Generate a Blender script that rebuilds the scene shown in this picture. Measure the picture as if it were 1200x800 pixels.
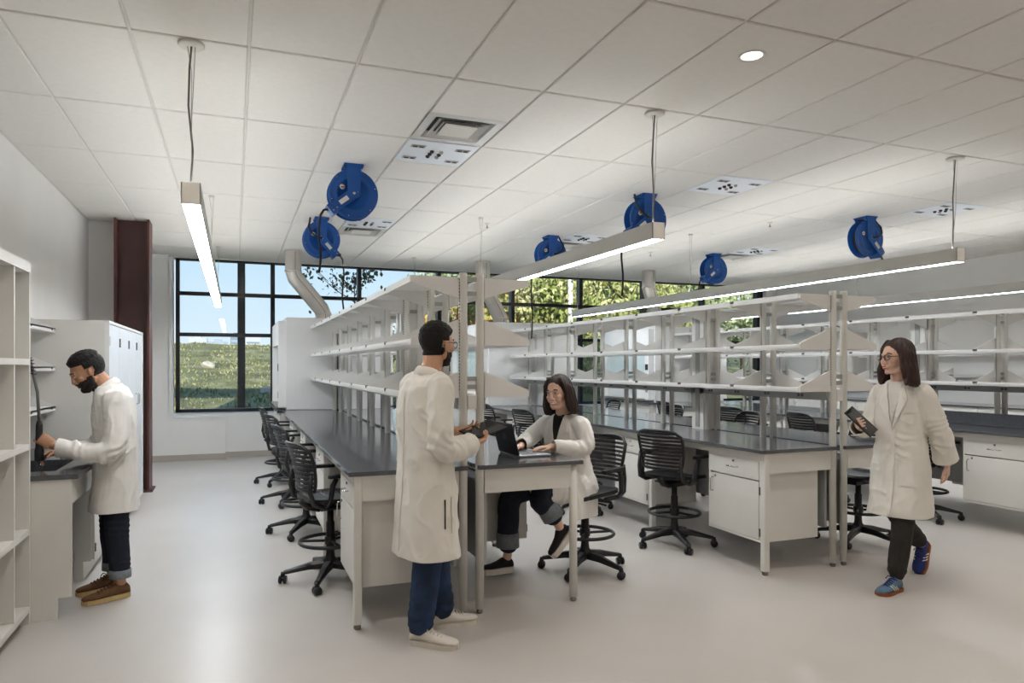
import bpy, bmesh, math, random
from mathutils import Vector, Matrix, Euler, noise
from mathutils.bvhtree import BVHTree
random.seed(7)
for o in list(bpy.data.objects): bpy.data.objects.remove(o, do_unlink=True)
scn = bpy.context.scene
COL = scn.collection
R = math.radians
PI = math.pi

# ------------------------------------------------------------------ camera
CAMH = 1.55
CEIL = 3.3525
cd = bpy.data.cameras.new('camera'); cam = bpy.data.objects.new('camera', cd); COL.objects.link(cam)
cam.location = (0, 0, CAMH); cam.rotation_euler = (R(90), 0, -0.356)
cd.sensor_width = 36; cd.lens = 809.5/1200*36
cd.shift_x = 24.9/1200; cd.shift_y = 28.7/1200
cd.clip_start = .05; cd.clip_end = 3000
scn.camera = cam
scn.view_settings.view_transform = 'Standard'; scn.view_settings.look = 'None'
scn.view_settings.gamma = 1; scn.view_settings.use_curve_mapping = False
scn.view_settings.exposure = 0.2
PENDANT = 36.0      # diffuser radiance
ADDED_UP = 2.2
HIDDEN_GLOW = 33.0
DOWN = 2.0
DOWN_W = 10.0

# ------------------------------------------------------------------ world and sun
w = bpy.data.worlds.new('sky'); scn.world = w; w.use_nodes = True
nt = w.node_tree; bgn = nt.nodes['Background']
tc = nt.nodes.new('ShaderNodeTexCoord'); sx = nt.nodes.new('ShaderNodeSeparateXYZ'); rp = nt.nodes.new('ShaderNodeValToRGB')
nt.links.new(tc.outputs['Generated'], sx.inputs[0]); nt.links.new(sx.outputs['Z'], rp.inputs[0]); nt.links.new(rp.outputs[0], bgn.inputs[0])
e = rp.color_ramp.elements
e[0].position = 0.0; e[0].color = (.80, .88, .94, 1)
e[1].position = .6; e[1].color = (.26, .47, .78, 1)
m_ = e.new(.14); m_.color = (.60, .77, .92, 1)
bgn.inputs[1].default_value = 1.0
sd = bpy.data.lights.new('sun', 'SUN'); sun = bpy.data.objects.new('sun', sd); COL.objects.link(sun)
sd.energy = 8.0; sd.angle = R(.6); sd.color = (1, .93, .82)
sun.rotation_euler = (R(90-20), 0, R(-14))      # low sun from behind the building, shining towards +Y
sun.location = (0, -20, 30)

# ------------------------------------------------------------------ materials
def lin(h):
    h = h.lstrip('#'); c = [int(h[i:i+2], 16)/255 for i in (0, 2, 4)]
    return tuple((x/12.92 if x <= .04045 else ((x+.055)/1.055)**2.4) for x in c)
MATS = {}
def M(name, col, rough=.5, metal=0., var=.05, scale=6., bump=0., bscale=80., emit=0., spec=.5, aniso=None, coat=0.):
    m = bpy.data.materials.new(name); m.use_nodes = True; n = m.node_tree; p = n.nodes['Principled BSDF']
    c = lin(col) if isinstance(col, str) else col
    tc = n.nodes.new('ShaderNodeTexCoord'); mp = n.nodes.new('ShaderNodeMapping'); n.links.new(tc.outputs['Object'], mp.inputs[0])
    if aniso: mp.inputs['Scale'].default_value = aniso
    nz = n.nodes.new('ShaderNodeTexNoise'); nz.inputs['Scale'].default_value = scale; nz.inputs['Detail'].default_value = 4
    n.links.new(mp.outputs[0], nz.inputs['Vector'])
    rp = n.nodes.new('ShaderNodeValToRGB'); n.links.new(nz.outputs[0], rp.inputs[0])
    rp.color_ramp.elements[0].position = .3; rp.color_ramp.elements[1].position = .7
    rp.color_ramp.elements[0].color = tuple(x*(1-var) for x in c)+(1,); rp.color_ramp.elements[1].color = tuple(min(1, x*(1+var)) for x in c)+(1,)
    n.links.new(rp.outputs[0], p.inputs['Base Color'])
    p.inputs['Roughness'].default_value = rough; p.inputs['Metallic'].default_value = metal
    p.inputs['Specular IOR Level'].default_value = spec; p.inputs['Coat Weight'].default_value = coat
    if bump:
        nb = n.nodes.new('ShaderNodeTexNoise'); nb.inputs['Scale'].default_value = bscale; nb.inputs['Detail'].default_value = 3
        n.links.new(mp.outputs[0], nb.inputs['Vector'])
        b = n.nodes.new('ShaderNodeBump'); b.inputs['Strength'].default_value = bump; b.inputs['Distance'].default_value = .01
        n.links.new(nb.outputs[0], b.inputs['Height']); n.links.new(b.outputs[0], p.inputs['Normal'])
    if emit:
        p.inputs['Emission Color'].default_value = (.92, .96, 1, 1); p.inputs['Emission Strength'].default_value = emit
    MATS[name] = m
    return m
def M2(name, c1, c2, scale, rough=.8, bump=.4, lo=.42, hi=.58, detail=6, extra=None):
    m = M(name, c1, rough, 0, 0, scale, bump, scale*4); n = m.node_tree
    for nd in n.nodes:
        if nd.type == 'VALTORGB':
            nd.color_ramp.elements[0].position = lo; nd.color_ramp.elements[1].position = hi
            nd.color_ramp.elements[0].color = lin(c1)+(1,); nd.color_ramp.elements[1].color = lin(c2)+(1,)
            if extra:
                x = nd.color_ramp.elements.new((lo+hi)/2); x.color = lin(extra)+(1,)
        if nd.type == 'TEX_NOISE': nd.inputs['Detail'].default_value = detail
    return m
M('floor', '#c4bfba', .32, 0, .05, .9, .015, 40, spec=.45)
M('wall', '#ebe9e6', .75, 0, .02, 2, .02, 120)
M('ceiling_tile', '#e4e1dc', .9, 0, .02, 20, .12, 350)
M('grid', '#d4d1ca', .6, 0, .01)
M('plenum', '#3a3936', .9)
M('lab_white', '#dfdcd6', .42, 0, .02, 5)
M('steel_white', '#dddbd5', .38, 0, .02, 5)
M('shelf_white', '#e6e5e2', .40, 0, .02, 5)
M('raceway', '#a9aaa8', .42, .25, .03, 6)
M('epoxy', '#515257', .11, 0, .12, 40, spec=.6)
M('black_plastic', '#131316', .38, 0, .1, 30, .02, 300)
M('black_frame', '#17181c', .42, 0, .05, 10)
M('chrome', '#c9c8c5', .18, 1.)
M('brushed', '#a8a49d', .38, 1., .06, 3, .02, 40)
M('duct_steel', '#d6d1ca', .34, .6, .08, 3, .05, 14)
M('hinge', '#7d7a74', .35, .8)
M('reel_blue', '#0a4c98', .38, 0, .06, 6, .01, 80)
M('hose', '#17181a', .55, 0, .1, 40)
M('sticker', '#d9d6cc', .5)
M('sticker_red', '#b33a2a', .5)
M('column_brown', '#4a2f2c', .5, 0, .06, 3, .03, 60)
M('column_flange', '#5a3330', .45, 0, .06, 3)
M('hood_white', '#e8e8e7', .4, 0, .02, 4)
M('panel_blue', '#dfe4ea', .4, 0, .02, 4)
M('dark', '#1d1d1f', .6)
M('slot', '#4a4947', .7)
M('baseboard', '#b3aca1', .5, 0, .04, 4)
M('diffuser_metal', '#c6c5c1', .4, .1, .03, 4)
M('grille_dark', '#55534f', .6)
M('pendant_body', '#cfccc5', .45, .1, .02, 4)
M('pendant_lens', '#fdf8ee', .5, 0, 0, 4, emit=PENDANT)
M('added_up_glow', '#fdf8ee', .5, 0, 0, 4, emit=ADDED_UP)
M('hidden_glow_strip', '#fdf8ee', .5, 0, 0, 4, emit=HIDDEN_GLOW)
M('down_lens', '#fdf8ee', .5, 0, 0, 4, emit=DOWN)
M('cable', '#9b9890', .45, .2)
M('cable_dark', '#6b6862', .45, .3)
M('coat', '#e6e2da', .85, 0, .03, 8, .10, 260)
M('coat_bright', '#eae7e2', .85, 0, .03, 8, .10, 260)
M('denim', '#1b3150', .85, 0, .55, 9, .3, 300)
M('denim_dark', '#141b2b', .85, 0, .2, 14, .3, 300)
M('denim_cuff', '#7d838a', .85, 0, .15, 60, .3, 300)
M('black_jean', '#25211d', .85, 0, .2, 14, .3, 300)
M('black_cloth', '#121214', .9, 0, .1, 30, .2, 200)
M('white_shirt', '#dcd6d0', .85, 0, .03, 20, .2, 120)
M('skin_a', '#c99a7c', .52, 0, .05, 20, .03, 200)
M('skin_b', '#b98a6c', .52, 0, .05, 20, .03, 200)
M('skin_c', '#dcb39c', .52, 0, .05, 20, .03, 200)
M('skin_d', '#dcb4a0', .52, 0, .05, 20, .03, 200)
M('lips', '#a5574c', .45, 0, .05, 30)
M('lips_pale', '#b5695c', .45, 0, .05, 30)
M('teeth', '#efe9df', .3)
M('hair_black', '#110e0c', .62, 0, .4, 30, .6, 60, aniso=(1, 1, 6), spec=.3)
M('beard', '#1d1713', .7, 0, .4, 60, .7, 160)
M('hair_brown', '#2b1a12', .42, 0, .45, 22, .5, 50, aniso=(6, 6, .6))
M('hair_auburn', '#32170f', .42, 0, .45, 22, .5, 50, aniso=(6, 6, .6))
M('eye_white', '#ece7e0', .3); M('iris', '#2c1c12', .2)
M('lens', '#cfd6da', .05)
M('shoe_white', '#dcd6cd', .6, 0, .03, 20, .1, 150)
M('shoe_sole', '#d3ccc1', .6, 0, .05, 20)
M('suede', '#6a4a30', .9, 0, .2, 25, .3, 200)
M('crepe', '#c9ad78', .7, 0, .1, 30)
M('slip_black', '#161418', .85, 0, .1, 40, .2, 200)
M('sneaker_grey', '#5b7790', .75, 0, .12, 30, .2, 200)
M('sneaker_navy', '#1d2c6b', .7, 0, .1, 30)
M('gum', '#8a4b25', .6, 0, .1, 20)
M('screen', '#23262b', .12)
M('laptop', '#16181d', .35, .2, .05, 20)
M('silver', '#9da0a4', .35, .8)
M('keys', '#0d0d0f', .5)
M('bark', '#4a3c31', .9, 0, .25, 12, .5, 40)
M('pole_white', '#d8d6d0', .5)
M('concrete', '#b7b1a6', .85, 0, .08, 3, .1, 30)
M('city_a', '#7f8b99', .8, 0, .05, .2); M('city_b', '#9a9da2', .8, 0, .05, .2); M('city_c', '#66727f', .8, 0, .05, .2)
M('rock', '#a39d92', .9, 0, .12, 5, .4, 14)
M('water', '#bcd6ea', .1, 0, .03, 30)
M('faucet_blue', '#6d90c0', .3, 0, .1, 20)
M('faucet_green', '#1f5a3a', .4)
M2('grass', '#514d38', '#8f8869', .8, .95, .8, .34, .68, 10, '#6a6b45')
M2('blade_green', '#5c603a', '#8f8b63', 1.0, .8, 0)
M2('leaf_dark', '#26331d', '#4a5a2a', 1.5, .7, 0)
M2('leaf_green', '#66744a', '#a3ab7c', .7, .7, 0)
M2('leaf_yellow', '#8d8850', '#b6af80', .6, .7, 0, .4, .6, 5, '#75833c')
M2('leaf_rust', '#a06f45', '#c9a160', .6, .7, 0, .4, .6, 5, '#93914c')
def glass(name, tint=(.93, .97, .98), gl=.9):
    m = bpy.data.materials.new(name); m.use_nodes = True; n = m.node_tree; n.nodes.clear()
    o = n.nodes.new('ShaderNodeOutputMaterial'); t = n.nodes.new('ShaderNodeBsdfTransparent'); g = n.nodes.new('ShaderNodeBsdfGlossy')
    f = n.nodes.new('ShaderNodeFresnel'); f.inputs[0].default_value = 1.45; mx = n.nodes.new('ShaderNodeMixShader')
    t.inputs[0].default_value = tint+(1,); g.inputs['Roughness'].default_value = .02; g.inputs[0].default_value = (gl, gl, gl, 1)
    ge = n.nodes.new('ShaderNodeNewGeometry'); iv = n.nodes.new('ShaderNodeMath'); iv.operation = 'SUBTRACT'; iv.inputs[0].default_value = 1
    ml = n.nodes.new('ShaderNodeMath'); ml.operation = 'MULTIPLY'
    n.links.new(ge.outputs['Backfacing'], iv.inputs[1]); n.links.new(iv.outputs[0], ml.inputs[0]); n.links.new(f.outputs[0], ml.inputs[1])   # one reflection per pane
    n.links.new(ml.outputs[0], mx.inputs[0]); n.links.new(t.outputs[0], mx.inputs[1]); n.links.new(g.outputs[0], mx.inputs[2]); n.links.new(mx.outputs[0], o.inputs[0])
    MATS[name] = m
glass('window_glass'); glass('spectacle_glass', (.97, .97, .97))

# ------------------------------------------------------------------ mesh helpers
class MB:
    def __init__(s): s.v = []; s.f = []; s.sm = []
    def add(s, v, f, smooth=False):
        b = len(s.v); s.v += [tuple(p) for p in v]; s.f += [tuple(i+b for i in q) for q in f]; s.sm += [smooth]*len(f); return s
    def box(s, x0, x1, y0, y1, z0, z1):
        return s.add([(x0,y0,z0),(x1,y0,z0),(x1,y1,z0),(x0,y1,z0),(x0,y0,z1),(x1,y0,z1),(x1,y1,z1),(x0,y1,z1)],
                     [(0,3,2,1),(4,5,6,7),(0,1,5,4),(1,2,6,5),(2,3,7,6),(3,0,4,7)])
    def cbox(s, x0, x1, y0, y1, z0, z1, c=.004):      # chamfered box
        P = []
        for z, i in ((z0, c), (z0+c, 0), (z1-c, 0), (z1, c)):
            P += [(x0+i+c*(i == 0), y0+i, z), (x1-i-c*(i == 0), y0+i, z), (x1-i, y0+i+c*(i == 0), z), (x1-i, y1-i-c*(i == 0), z),
                  (x1-i-c*(i == 0), y1-i, z), (x0+i+c*(i == 0), y1-i, z), (x0+i, y1-i-c*(i == 0), z), (x0+i, y0+i+c*(i == 0), z)]
        F = [tuple(reversed(range(8))), tuple(range(24, 32))]
        for k in range(3):
            for j in range(8): F.append((k*8+j, k*8+(j+1) % 8, k*8+8+(j+1) % 8, k*8+8+j))
        return s.add(P, F)
    def prism(s, poly, t0, t1, ax='y'):
        n = len(poly)
        def mk(p, t):
            a, b = p
            return {'y': (a, t, b), 'x': (t, a, b), 'z': (a, b, t)}[ax]
        V = [mk(p, t0) for p in poly]+[mk(p, t1) for p in poly]
        F = [tuple(range(n)), tuple(reversed(range(n, 2*n)))]
        for i in range(n): j = (i+1) % n; F.append((i, i+n, j+n, j))
        return s.add(V, F)
    def tube(s, path, rad, n=10, cap=True, smooth=True, closed=False, flat=1., up=None):
        path = [Vector(p) for p in path]; m = len(path)
        if not hasattr(rad, '__len__'): rad = [rad]*m
        T = []
        for i in range(m):
            if closed: t = path[(i+1) % m]-path[i-1]
            else: t = path[min(i+1, m-1)]-path[max(i-1, 0)]
            T.append(t.normalized())
        u = Vector(up) if up else (Vector((0, 0, 1)) if abs(T[0].z) < .9 else Vector((1, 0, 0)))
        V = []; F = []
        for i in range(m):
            u = (u-T[i]*u.dot(T[i]));
            if u.length < 1e-6: u = T[i].orthogonal()
            u.normalize(); b = T[i].cross(u)
            for k in range(n):
                a = 2*PI*k/n
                V.append(path[i]+u*(math.cos(a)*rad[i]*flat)+b*(math.sin(a)*rad[i]))
        for i in range(m if closed else m-1):
            j = (i+1) % m
            for k in range(n): l = (k+1) % n; F.append((i*n+k, i*n+l, j*n+l, j*n+k))
        if cap and not closed: F += [tuple(reversed(range(n))), tuple(range((m-1)*n, m*n))]
        return s.add(V, F, smooth)
    def cap_tube(s, path, rad, n=14, flat=1., up=None):      # rounded ends
        path = [Vector(p) for p in path]; rad = list(rad) if hasattr(rad, '__len__') else [rad]*len(path)
        d0 = (path[0]-path[1]).normalized(); d1 = (path[-1]-path[-2]).normalized()
        P = [path[0]+d0*rad[0]*.95, path[0]+d0*rad[0]*.7]+path+[path[-1]+d1*rad[-1]*.7, path[-1]+d1*rad[-1]*.95]
        r = [rad[0]*.3, rad[0]*.72]+rad+[rad[-1]*.72, rad[-1]*.3]
        return s.tube(P, r, n, flat=flat, up=up)
    def cyl(s, p0, p1, r0, r1=None, n=16): return s.tube([p0, p1], [r0, r0 if r1 is None else r1], n)
    def ell(s, c, r, rot=None, nu=18, nv=12):
        c = Vector(c); V = []; F = []
        for j in range(1, nv):
            th = PI*j/nv
            for i in range(nu):
                ph = 2*PI*i/nu
                p = Vector((r[0]*math.sin(th)*math.cos(ph), r[1]*math.sin(th)*math.sin(ph), r[2]*math.cos(th)))
                V.append(c+(rot @ p if rot else p))
        t = Vector((0, 0, r[2])); V.append(c+(rot @ t if rot else t)); V.append(c-(rot @ t if rot else t))
        for j in range(nv-2):
            for i in range(nu): k = (i+1) % nu; F.append((j*nu+i, (j+1)*nu+i, (j+1)*nu+k, j*nu+k))
        a = len(V)-2
        for i in range(nu): k = (i+1) % nu; F.append((a, i, k)); F.append((a+1, (nv-2)*nu+k, (nv-2)*nu+i))
        return s.add(V, F, True)
    def lathe(s, prof, c=(0, 0, 0), n=20, ax='z', smooth=True):
        V = []; F = []; m = len(prof)
        for r, h in prof:
            for k in range(n):
                a = 2*PI*k/n; x, y = r*math.cos(a), r*math.sin(a)
                p = {'z': (x, y, h), 'y': (x, h, y), 'x': (h, x, y)}[ax]
                V.append((p[0]+c[0], p[1]+c[1], p[2]+c[2]))
        for i in range(m-1):
            for k in range(n): l = (k+1) % n; F.append((i*n+k, i*n+l, (i+1)*n+l, (i+1)*n+k))
        F += [tuple(reversed(range(n))), tuple(range((m-1)*n, m*n))]
        return s.add(V, F, smooth)
    def loft(s, rings, smooth=True):
        n = len(rings[0]); V = [p for r in rings for p in r]; F = []
        for i in range(len(rings)-1):
            for k in range(n): l = (k+1) % n; F.append((i*n+k, i*n+l, (i+1)*n+l, (i+1)*n+k))
        F += [tuple(reversed(range(n))), tuple(range((len(rings)-1)*n, len(rings)*n))]
        return s.add(V, F, smooth)
    def xf(s, mtx): s.v = [tuple(mtx @ Vector(p)) for p in s.v]; return s
    def mesh(s, name, fix=True):
        me = bpy.data.meshes.new(name); me.from_pydata(s.v, [], s.f); me.update()
        me.polygons.foreach_set('use_smooth', s.sm)
        if fix:
            bm = bmesh.new(); bm.from_mesh(me); bmesh.ops.recalc_face_normals(bm, faces=bm.faces); bm.to_mesh(me); bm.free()
        return me
    def build(s, name, mat, parent=None, loc=None, rot=None):
        return place(name, s.mesh(name), mat, parent, loc, rot)
def place(name, me, mat=None, parent=None, loc=None, rot=None):
    o = bpy.data.objects.new(name, me); COL.objects.link(o)
    if mat and not me.materials: me.materials.append(MATS[mat])
    if parent: o.parent = parent
    if loc is not None: o.location = loc
    if rot is not None: o.rotation_euler = rot
    return o
def tag(o, label, cat, group=None):
    o['label'] = label; o['category'] = cat
    if group: o['group'] = group
    return o
def thing(name, label, cat, loc=(0, 0, 0), rz=0, group=None):
    o = bpy.data.objects.new(name, None); COL.objects.link(o); o.empty_display_size = .1
    o.location = loc; o.rotation_euler = (0, 0, rz); return tag(o, label, cat, group)
def struct(o, label=None):
    o['kind'] = 'structure'
    if label: o['label'] = label
    return o
def copy_tree(o, parent=None):
    c = o.copy(); COL.objects.link(c); c.parent = parent
    for ch in [x for x in KIDS.get(o.name, [])]: copy_tree(ch, c)
    return c
KIDS = {}
def scan(o):
    KIDS[o.name] = list(o.children)
    for c in o.children: scan(c)

# ------------------------------------------------------------------ the room
XL, XR, YB, YF = -1.69, 11.6, 12.5, -3.2     # left wall, right wall, window wall face, wall behind the camera
struct(MB().box(XL-.3, XR+.3, YF-.3, YB+.25, -.15, 0).build('floor', 'floor'), 'smooth pale grey-beige sheet floor')
# ceiling: deck above, suspended tiles and tee grid below
ce = struct(MB().box(XL-.3, XR+.3, YF-.3, YB+.35, CEIL+.16, CEIL+.45).build('ceiling', 'plenum'), 'white suspended tile ceiling')
GX0, GY0, TX, TY = -1.138, 4.147, .61, 1.22
tile_me = MB().cbox(-.2965, .2965, -.6015, .6015, 0, .02, .005).mesh('ceiling_tile')
half_me = MB().cbox(-.2965, .2965, -.2965, .2965, 0, .02, .005).mesh('ceiling_tile')
SERV = [(i, j) for i in (4, 9, 14) for j in (1, )] ; DIFF = []
ix0, ix1 = -1, 20; jy0, jy1 = -6, 6
cut = {}
for i in (4, 9, 14):
    cut[(i, 1)] = 'serviceA'; cut[(i, 3)] = 'serviceB'; cut[(i, 4)] = 'diffB'
cut[(4, 0)] = 'diffA'
for i in range(ix0, ix1+1):
    for j in range(jy0, jy1+1):
        xa, xb = max(GX0+i*TX, XL), min(GX0+(i+1)*TX, XR); ya, yb = max(GY0+j*TY, YF), min(GY0+(j+1)*TY, YB+.1)
        if xb-xa < .04 or yb-ya < .04: continue
        if (i, j) in cut:
            k = cut[(i, j)]; yy = {'serviceA': GY0+j*TY+.915, 'serviceB': GY0+j*TY+.305, 'diffA': GY0+j*TY+.305, 'diffB': GY0+j*TY+.915}[k]
            place('ceiling_tile', half_me, 'ceiling_tile', ce, (GX0+i*TX+.305, yy, CEIL+.003)); continue
        if xb-xa > TX-.01 and yb-ya > TY-.01:
            place('ceiling_tile', tile_me, 'ceiling_tile', ce, ((xa+xb)/2, (ya+yb)/2, CEIL+.003))
        else:
            MB().cbox(xa+.006, xb-.006, ya+.006, yb-.006, CEIL+.003, CEIL+.023, .0035).build('ceiling_tile', 'ceiling_tile', ce)
g = MB()
for i in range(ix0, ix1+2):
    x = GX0+i*TX
    if XL < x < XR: g.box(x-.0075, x+.0075, YF, YB+.1, CEIL+.014, CEIL+.034)
for j in range(jy0, jy1+2):
    y = GY0+j*TY
    if YF < y < YB: g.box(XL, XR, y-.0075, y+.0075, CEIL+.015, CEIL+.033)
for (i, j), k in cut.items():
    y = GY0+j*TY+.61; g.box(GX0+i*TX, GX0+(i+1)*TX, y-.0075, y+.0075, CEIL+.007, CEIL+.029)
for xx in (XL, XR-.02): g.box(xx, xx+.02, YF, YB, CEIL, CEIL+.012)
g.build('ceiling_grid', 'grid', ce)
# walls
struct(MB().box(XL-.3, XL, YF-.3, YB+.35, 0, CEIL+.4).build('wall_left', 'wall'), 'off-white painted wall behind the sink bench')
struct(MB().box(XR, XR+.3, YF-.3, YB+.35, 0, CEIL+.4).build('wall_right', 'wall'), 'off-white wall at the far right of the laboratory')
struct(MB().box(XL-.3, XR+.3, YF-.3, YF, 0, CEIL+.4).build('wall_front', 'wall'), 'wall behind the photographer')
WZ0, WX0, WX1 = .77, -.9, 11.3
b = MB()
b.box(XL, WX0-.09, 12.33, 12.85, 0, CEIL+.4)             # left pier
b.box(WX0-.09, -.13, 12.33, 12.5, 0, .69)                # thick sill wall on the left
b.box(WX0-.09, XR, 12.5, 12.85, 0, WZ0-.02)              # sill wall
b.box(WX1, XR, 12.5, 12.85, 0, CEIL+.4)
b.box(WX0-.09, XR, 12.5, 12.85, CEIL-.004, CEIL+.9)       # head
struct(b.build('wall_back', 'wall'), 'white wall under and beside the big window')
# exterior parapet above (casts the shade on the grass)
struct(MB().box(XL-4, XR+6, 12.86, 13.1, CEIL+.42, 5.0).build('trim_1', 'concrete'), 'roof parapet of the building')
struct(MB().box(-1.0, -.13, 12.30, 12.5, .69, .715).build('trim_2', 'hood_white'), 'white window sill ledge')
struct(MB().box(XL, -.13, 12.315, 12.33, 0, .10).box(-.13, XR, 12.485, 12.5, 0, .10).box(-.13, -.115, 12.33, 12.49, 0, .10).build('baseboard_back', 'baseboard'), 'taupe rubber baseboard under the window')
struct(MB().box(XL, XL+.012, 8.9, 12.32, 0, .10).build('baseboard_left', 'baseboard'), 'taupe rubber baseboard on the left wall')
struct(MB().box(XL, -1.385, 9.75, 10.1, 0, CEIL).build('trim_3', 'wall'), 'narrow wall return beside the brown column')
# window: black aluminium frame, mullions, transoms, panes
MX = [WX0+.03+1.505*k for k in range(9)]; MX = [x for x in MX if x < WX1]+[WX1-.03]
win = bpy.data.objects.new('window_1', None); COL.objects.link(win); win.location = (0, 0, 0); struct(win, 'wide black-framed window wall looking onto a grassy bank')
YG = 12.66
MB().box(WX0-.01, WX1, YG-.06, YG+.06, WZ0, WZ0+.055).box(WX0-.01, WX1, YG-.06, YG+.06, CEIL-.03, CEIL-.002).box(WX0-.01, WX0+.05, YG-.06, YG+.06, WZ0, CEIL).box(WX1-.06, WX1, YG-.06, YG+.06, WZ0, CEIL).build('window_frame', 'black_frame', win)
for x in MX[1:-1]: MB().box(x-.035, x+.035, YG-.07, YG+.07, WZ0, CEIL-.01).build('mullion', 'black_frame', win)
TZ = [2.08, 2.77]
for z in TZ: MB().box(WX0, WX1, YG-.05, YG+.05, z-.03, z+.03).build('transom', 'black_frame', win)
zz = [WZ0+.05]+TZ+[CEIL-.03]
for k in range(len(MX)-1):
    for q in range(3):
        MB().box(MX[k], MX[k+1], YG-.006, YG+.006, zz[q], zz[q+1]).build('pane', 'window_glass', win)
struct(MB().box(-1.0, -.93, 12.33, 12.6, .69, CEIL-.03).build('trim_4', 'hood_white'), 'bright white window jamb')
# brown steel column
c = thing('steel_column', 'dark brown painted steel column standing behind the tall cabinet', 'column', (-1.17, 9.6, 0))
MB().box(-.17, .17, -.012, .012, 0, CEIL).build('web', 'column_brown', c)
MB().box(-.195, -.17, -.16, .16, 0, CEIL).build('flange', 'column_flange', c)
MB().box(.17, .195, -.16, .16, 0, CEIL).build('flange', 'column_flange', c)
MB().box(-.23, .23, -.19, .19, 0, .018).build('base_plate', 'column_brown', c)
# ------------------------------------------------------------------ lab benches
ROWS = {'left': 1.392, 'middle': 4.40, 'right': 7.41}
ROWN = {'left': 'left island', 'middle': 'middle island', 'right': 'right island'}
Y0, Y1 = 4.05, 9.98
PY = [4.09+.75*k for k in range(8)]+[9.93]
ZT = .93
meshes = {}
def shared(key, fn):
    if key not in meshes: meshes[key] = fn()
    return meshes[key]
def post_me(z0):
    m = MB(); m.lathe([(.0265, z0+.03), (.0265, 2.115), (.024, 2.13), (.0, 2.131)], n=18)
    return m.mesh('post')
def slots_me():
    m = MB()
    for k in range(36): z = 1.40+k*.0195; m.box(-.0275, -.0245, -.011, -.004, z, z+.009)
    return m.mesh('slot_row')
def bracket_me(kind, side, t):
    s = side
    if kind == 'top': p = [(s*.085, 2.088), (s*.385, 2.088), (s*.385, 2.062), (s*.365, 2.055), (s*.085, 1.974)]
    else:
        z = {'mid': 1.712, 'low': 1.385}[kind]
        p = [(s*.085, z+.128), (s*.375, z+.016), (s*.388, z+.006), (s*.388, z-.033), (s*.085, z-.033)]
    return MB().prism(p, -t, t, 'y').mesh('shelf_bracket')
def shelf_me(kind, side, L):
    z = {'top': 2.09, 'mid': 1.712, 'low': 1.385}[kind]; s = side
    m = MB()
    a, b = sorted((s*.088, s*.39)); e0, e1 = sorted((s*.39, s*.378))
    if kind == 'top': m.box(a, b, .006, L-.006, z, z+.012).box(e0, e1, .006, L-.006, z-.028, z)
    else: m.box(a, b, .006, L-.006, z-.03, z-.018).box(e0, e1, .006, L-.006, z-.034, z+.004)
    return m.mesh('shelf_board')
def clip_me(): return MB().box(-.006, .006, -.022, .022, -.01, .01).mesh('shelf_clip')
def rack(row):
    c = ROWS[row]
    t = thing('shelving_rack', {'left': 'white three-tier open shelving rack on the left island beside the standing man',
        'middle': 'white three-tier open shelving rack on the middle island, between the other two racks',
        'right': 'white three-tier open shelving rack on the right island behind the walking woman'}[row], 'shelving', (c, 0, 0), 0, 'island shelving racks')
    for k, y in enumerate(PY):
        end = k in (0, len(PY)-1)
        for s in (-1, 1):
            o = place('post', shared(('post', end), lambda: post_me(0 if end else .42)), 'steel_white', t, (s*.055, y, 0))
            if s < 0: place('slot_row', shared('slots', slots_me), 'slot', o)
            if end: MB().lathe([(.016, .0), (.021, .006), (.021, .02), (.01, .024), (.01, .05)], n=14).build('levelling_foot', 'hinge', o)
            for kind in ('top', 'mid', 'low'):
                th = .009 if end else .003
                place('shelf_bracket', shared(('br', kind, s, th), lambda: bracket_me(kind, s, th)), 'shelf_white', t, (0, y, 0))
        for z in (2.09, 2.0, 1.47, 1.42): MB().box(-.03, .03, -.012, .012, z-.014, z+.014).build('post_link', 'raceway', t, (0, y, 0))
        MB().box(-.028, .028, -.02, .02, 1.28, 1.37).build('post_link', 'shelf_white', t, (0, y, 0))
    for k in range(len(PY)-1):
        L = round(PY[k+1]-PY[k], 3)
        for s in (-1, 1):
            for kind in ('top', 'mid', 'low'):
                place('shelf_board', shared(('sh', kind, s, L), lambda: shelf_me(kind, s, L)), 'shelf_white', t, (0, PY[k], 0))
                z = {'top': 2.094, 'mid': 1.712, 'low': 1.385}[kind]
                if k: place('shelf_clip', shared('clip', clip_me), 'slot', t, (s*.386, PY[k], z-.002))
    for s in (-1, 1):
        r = MB().box(min(s*.082, s*.1), max(s*.082, s*.1), PY[0]+.02, PY[-1], 1.283, 1.35).build('raceway', 'raceway', t)
        for y in [PY[0]+.28+.375*q for q in range(15)]:
            place('outlet', shared(('outlet', s), lambda: MB().box(min(s*.1, s*.1025), max(s*.1, s*.1025), -.03, -.006, -.012, .012).box(min(s*.1, s*.1025), max(s*.1, s*.1025), .006, .03, -.012, .012).mesh('outlet')), 'cable_dark', r, (0, y, 1.316))
    ch = MB().box(-.1, .1, 5.60, 5.78, ZT, 2.085).build('service_chase', 'steel_white', t)
    MB().box(-.106, -.1, 5.66, 5.72, ZT+.02, 2.07).box(.1, .106, 5.66, 5.72, ZT+.02, 2.07).build('cover_strip', 'raceway', ch)
    return t
for r_ in ROWS: rack(r_)
SIDEW = {-1: 'window-left', 1: 'right-hand'}
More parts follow.
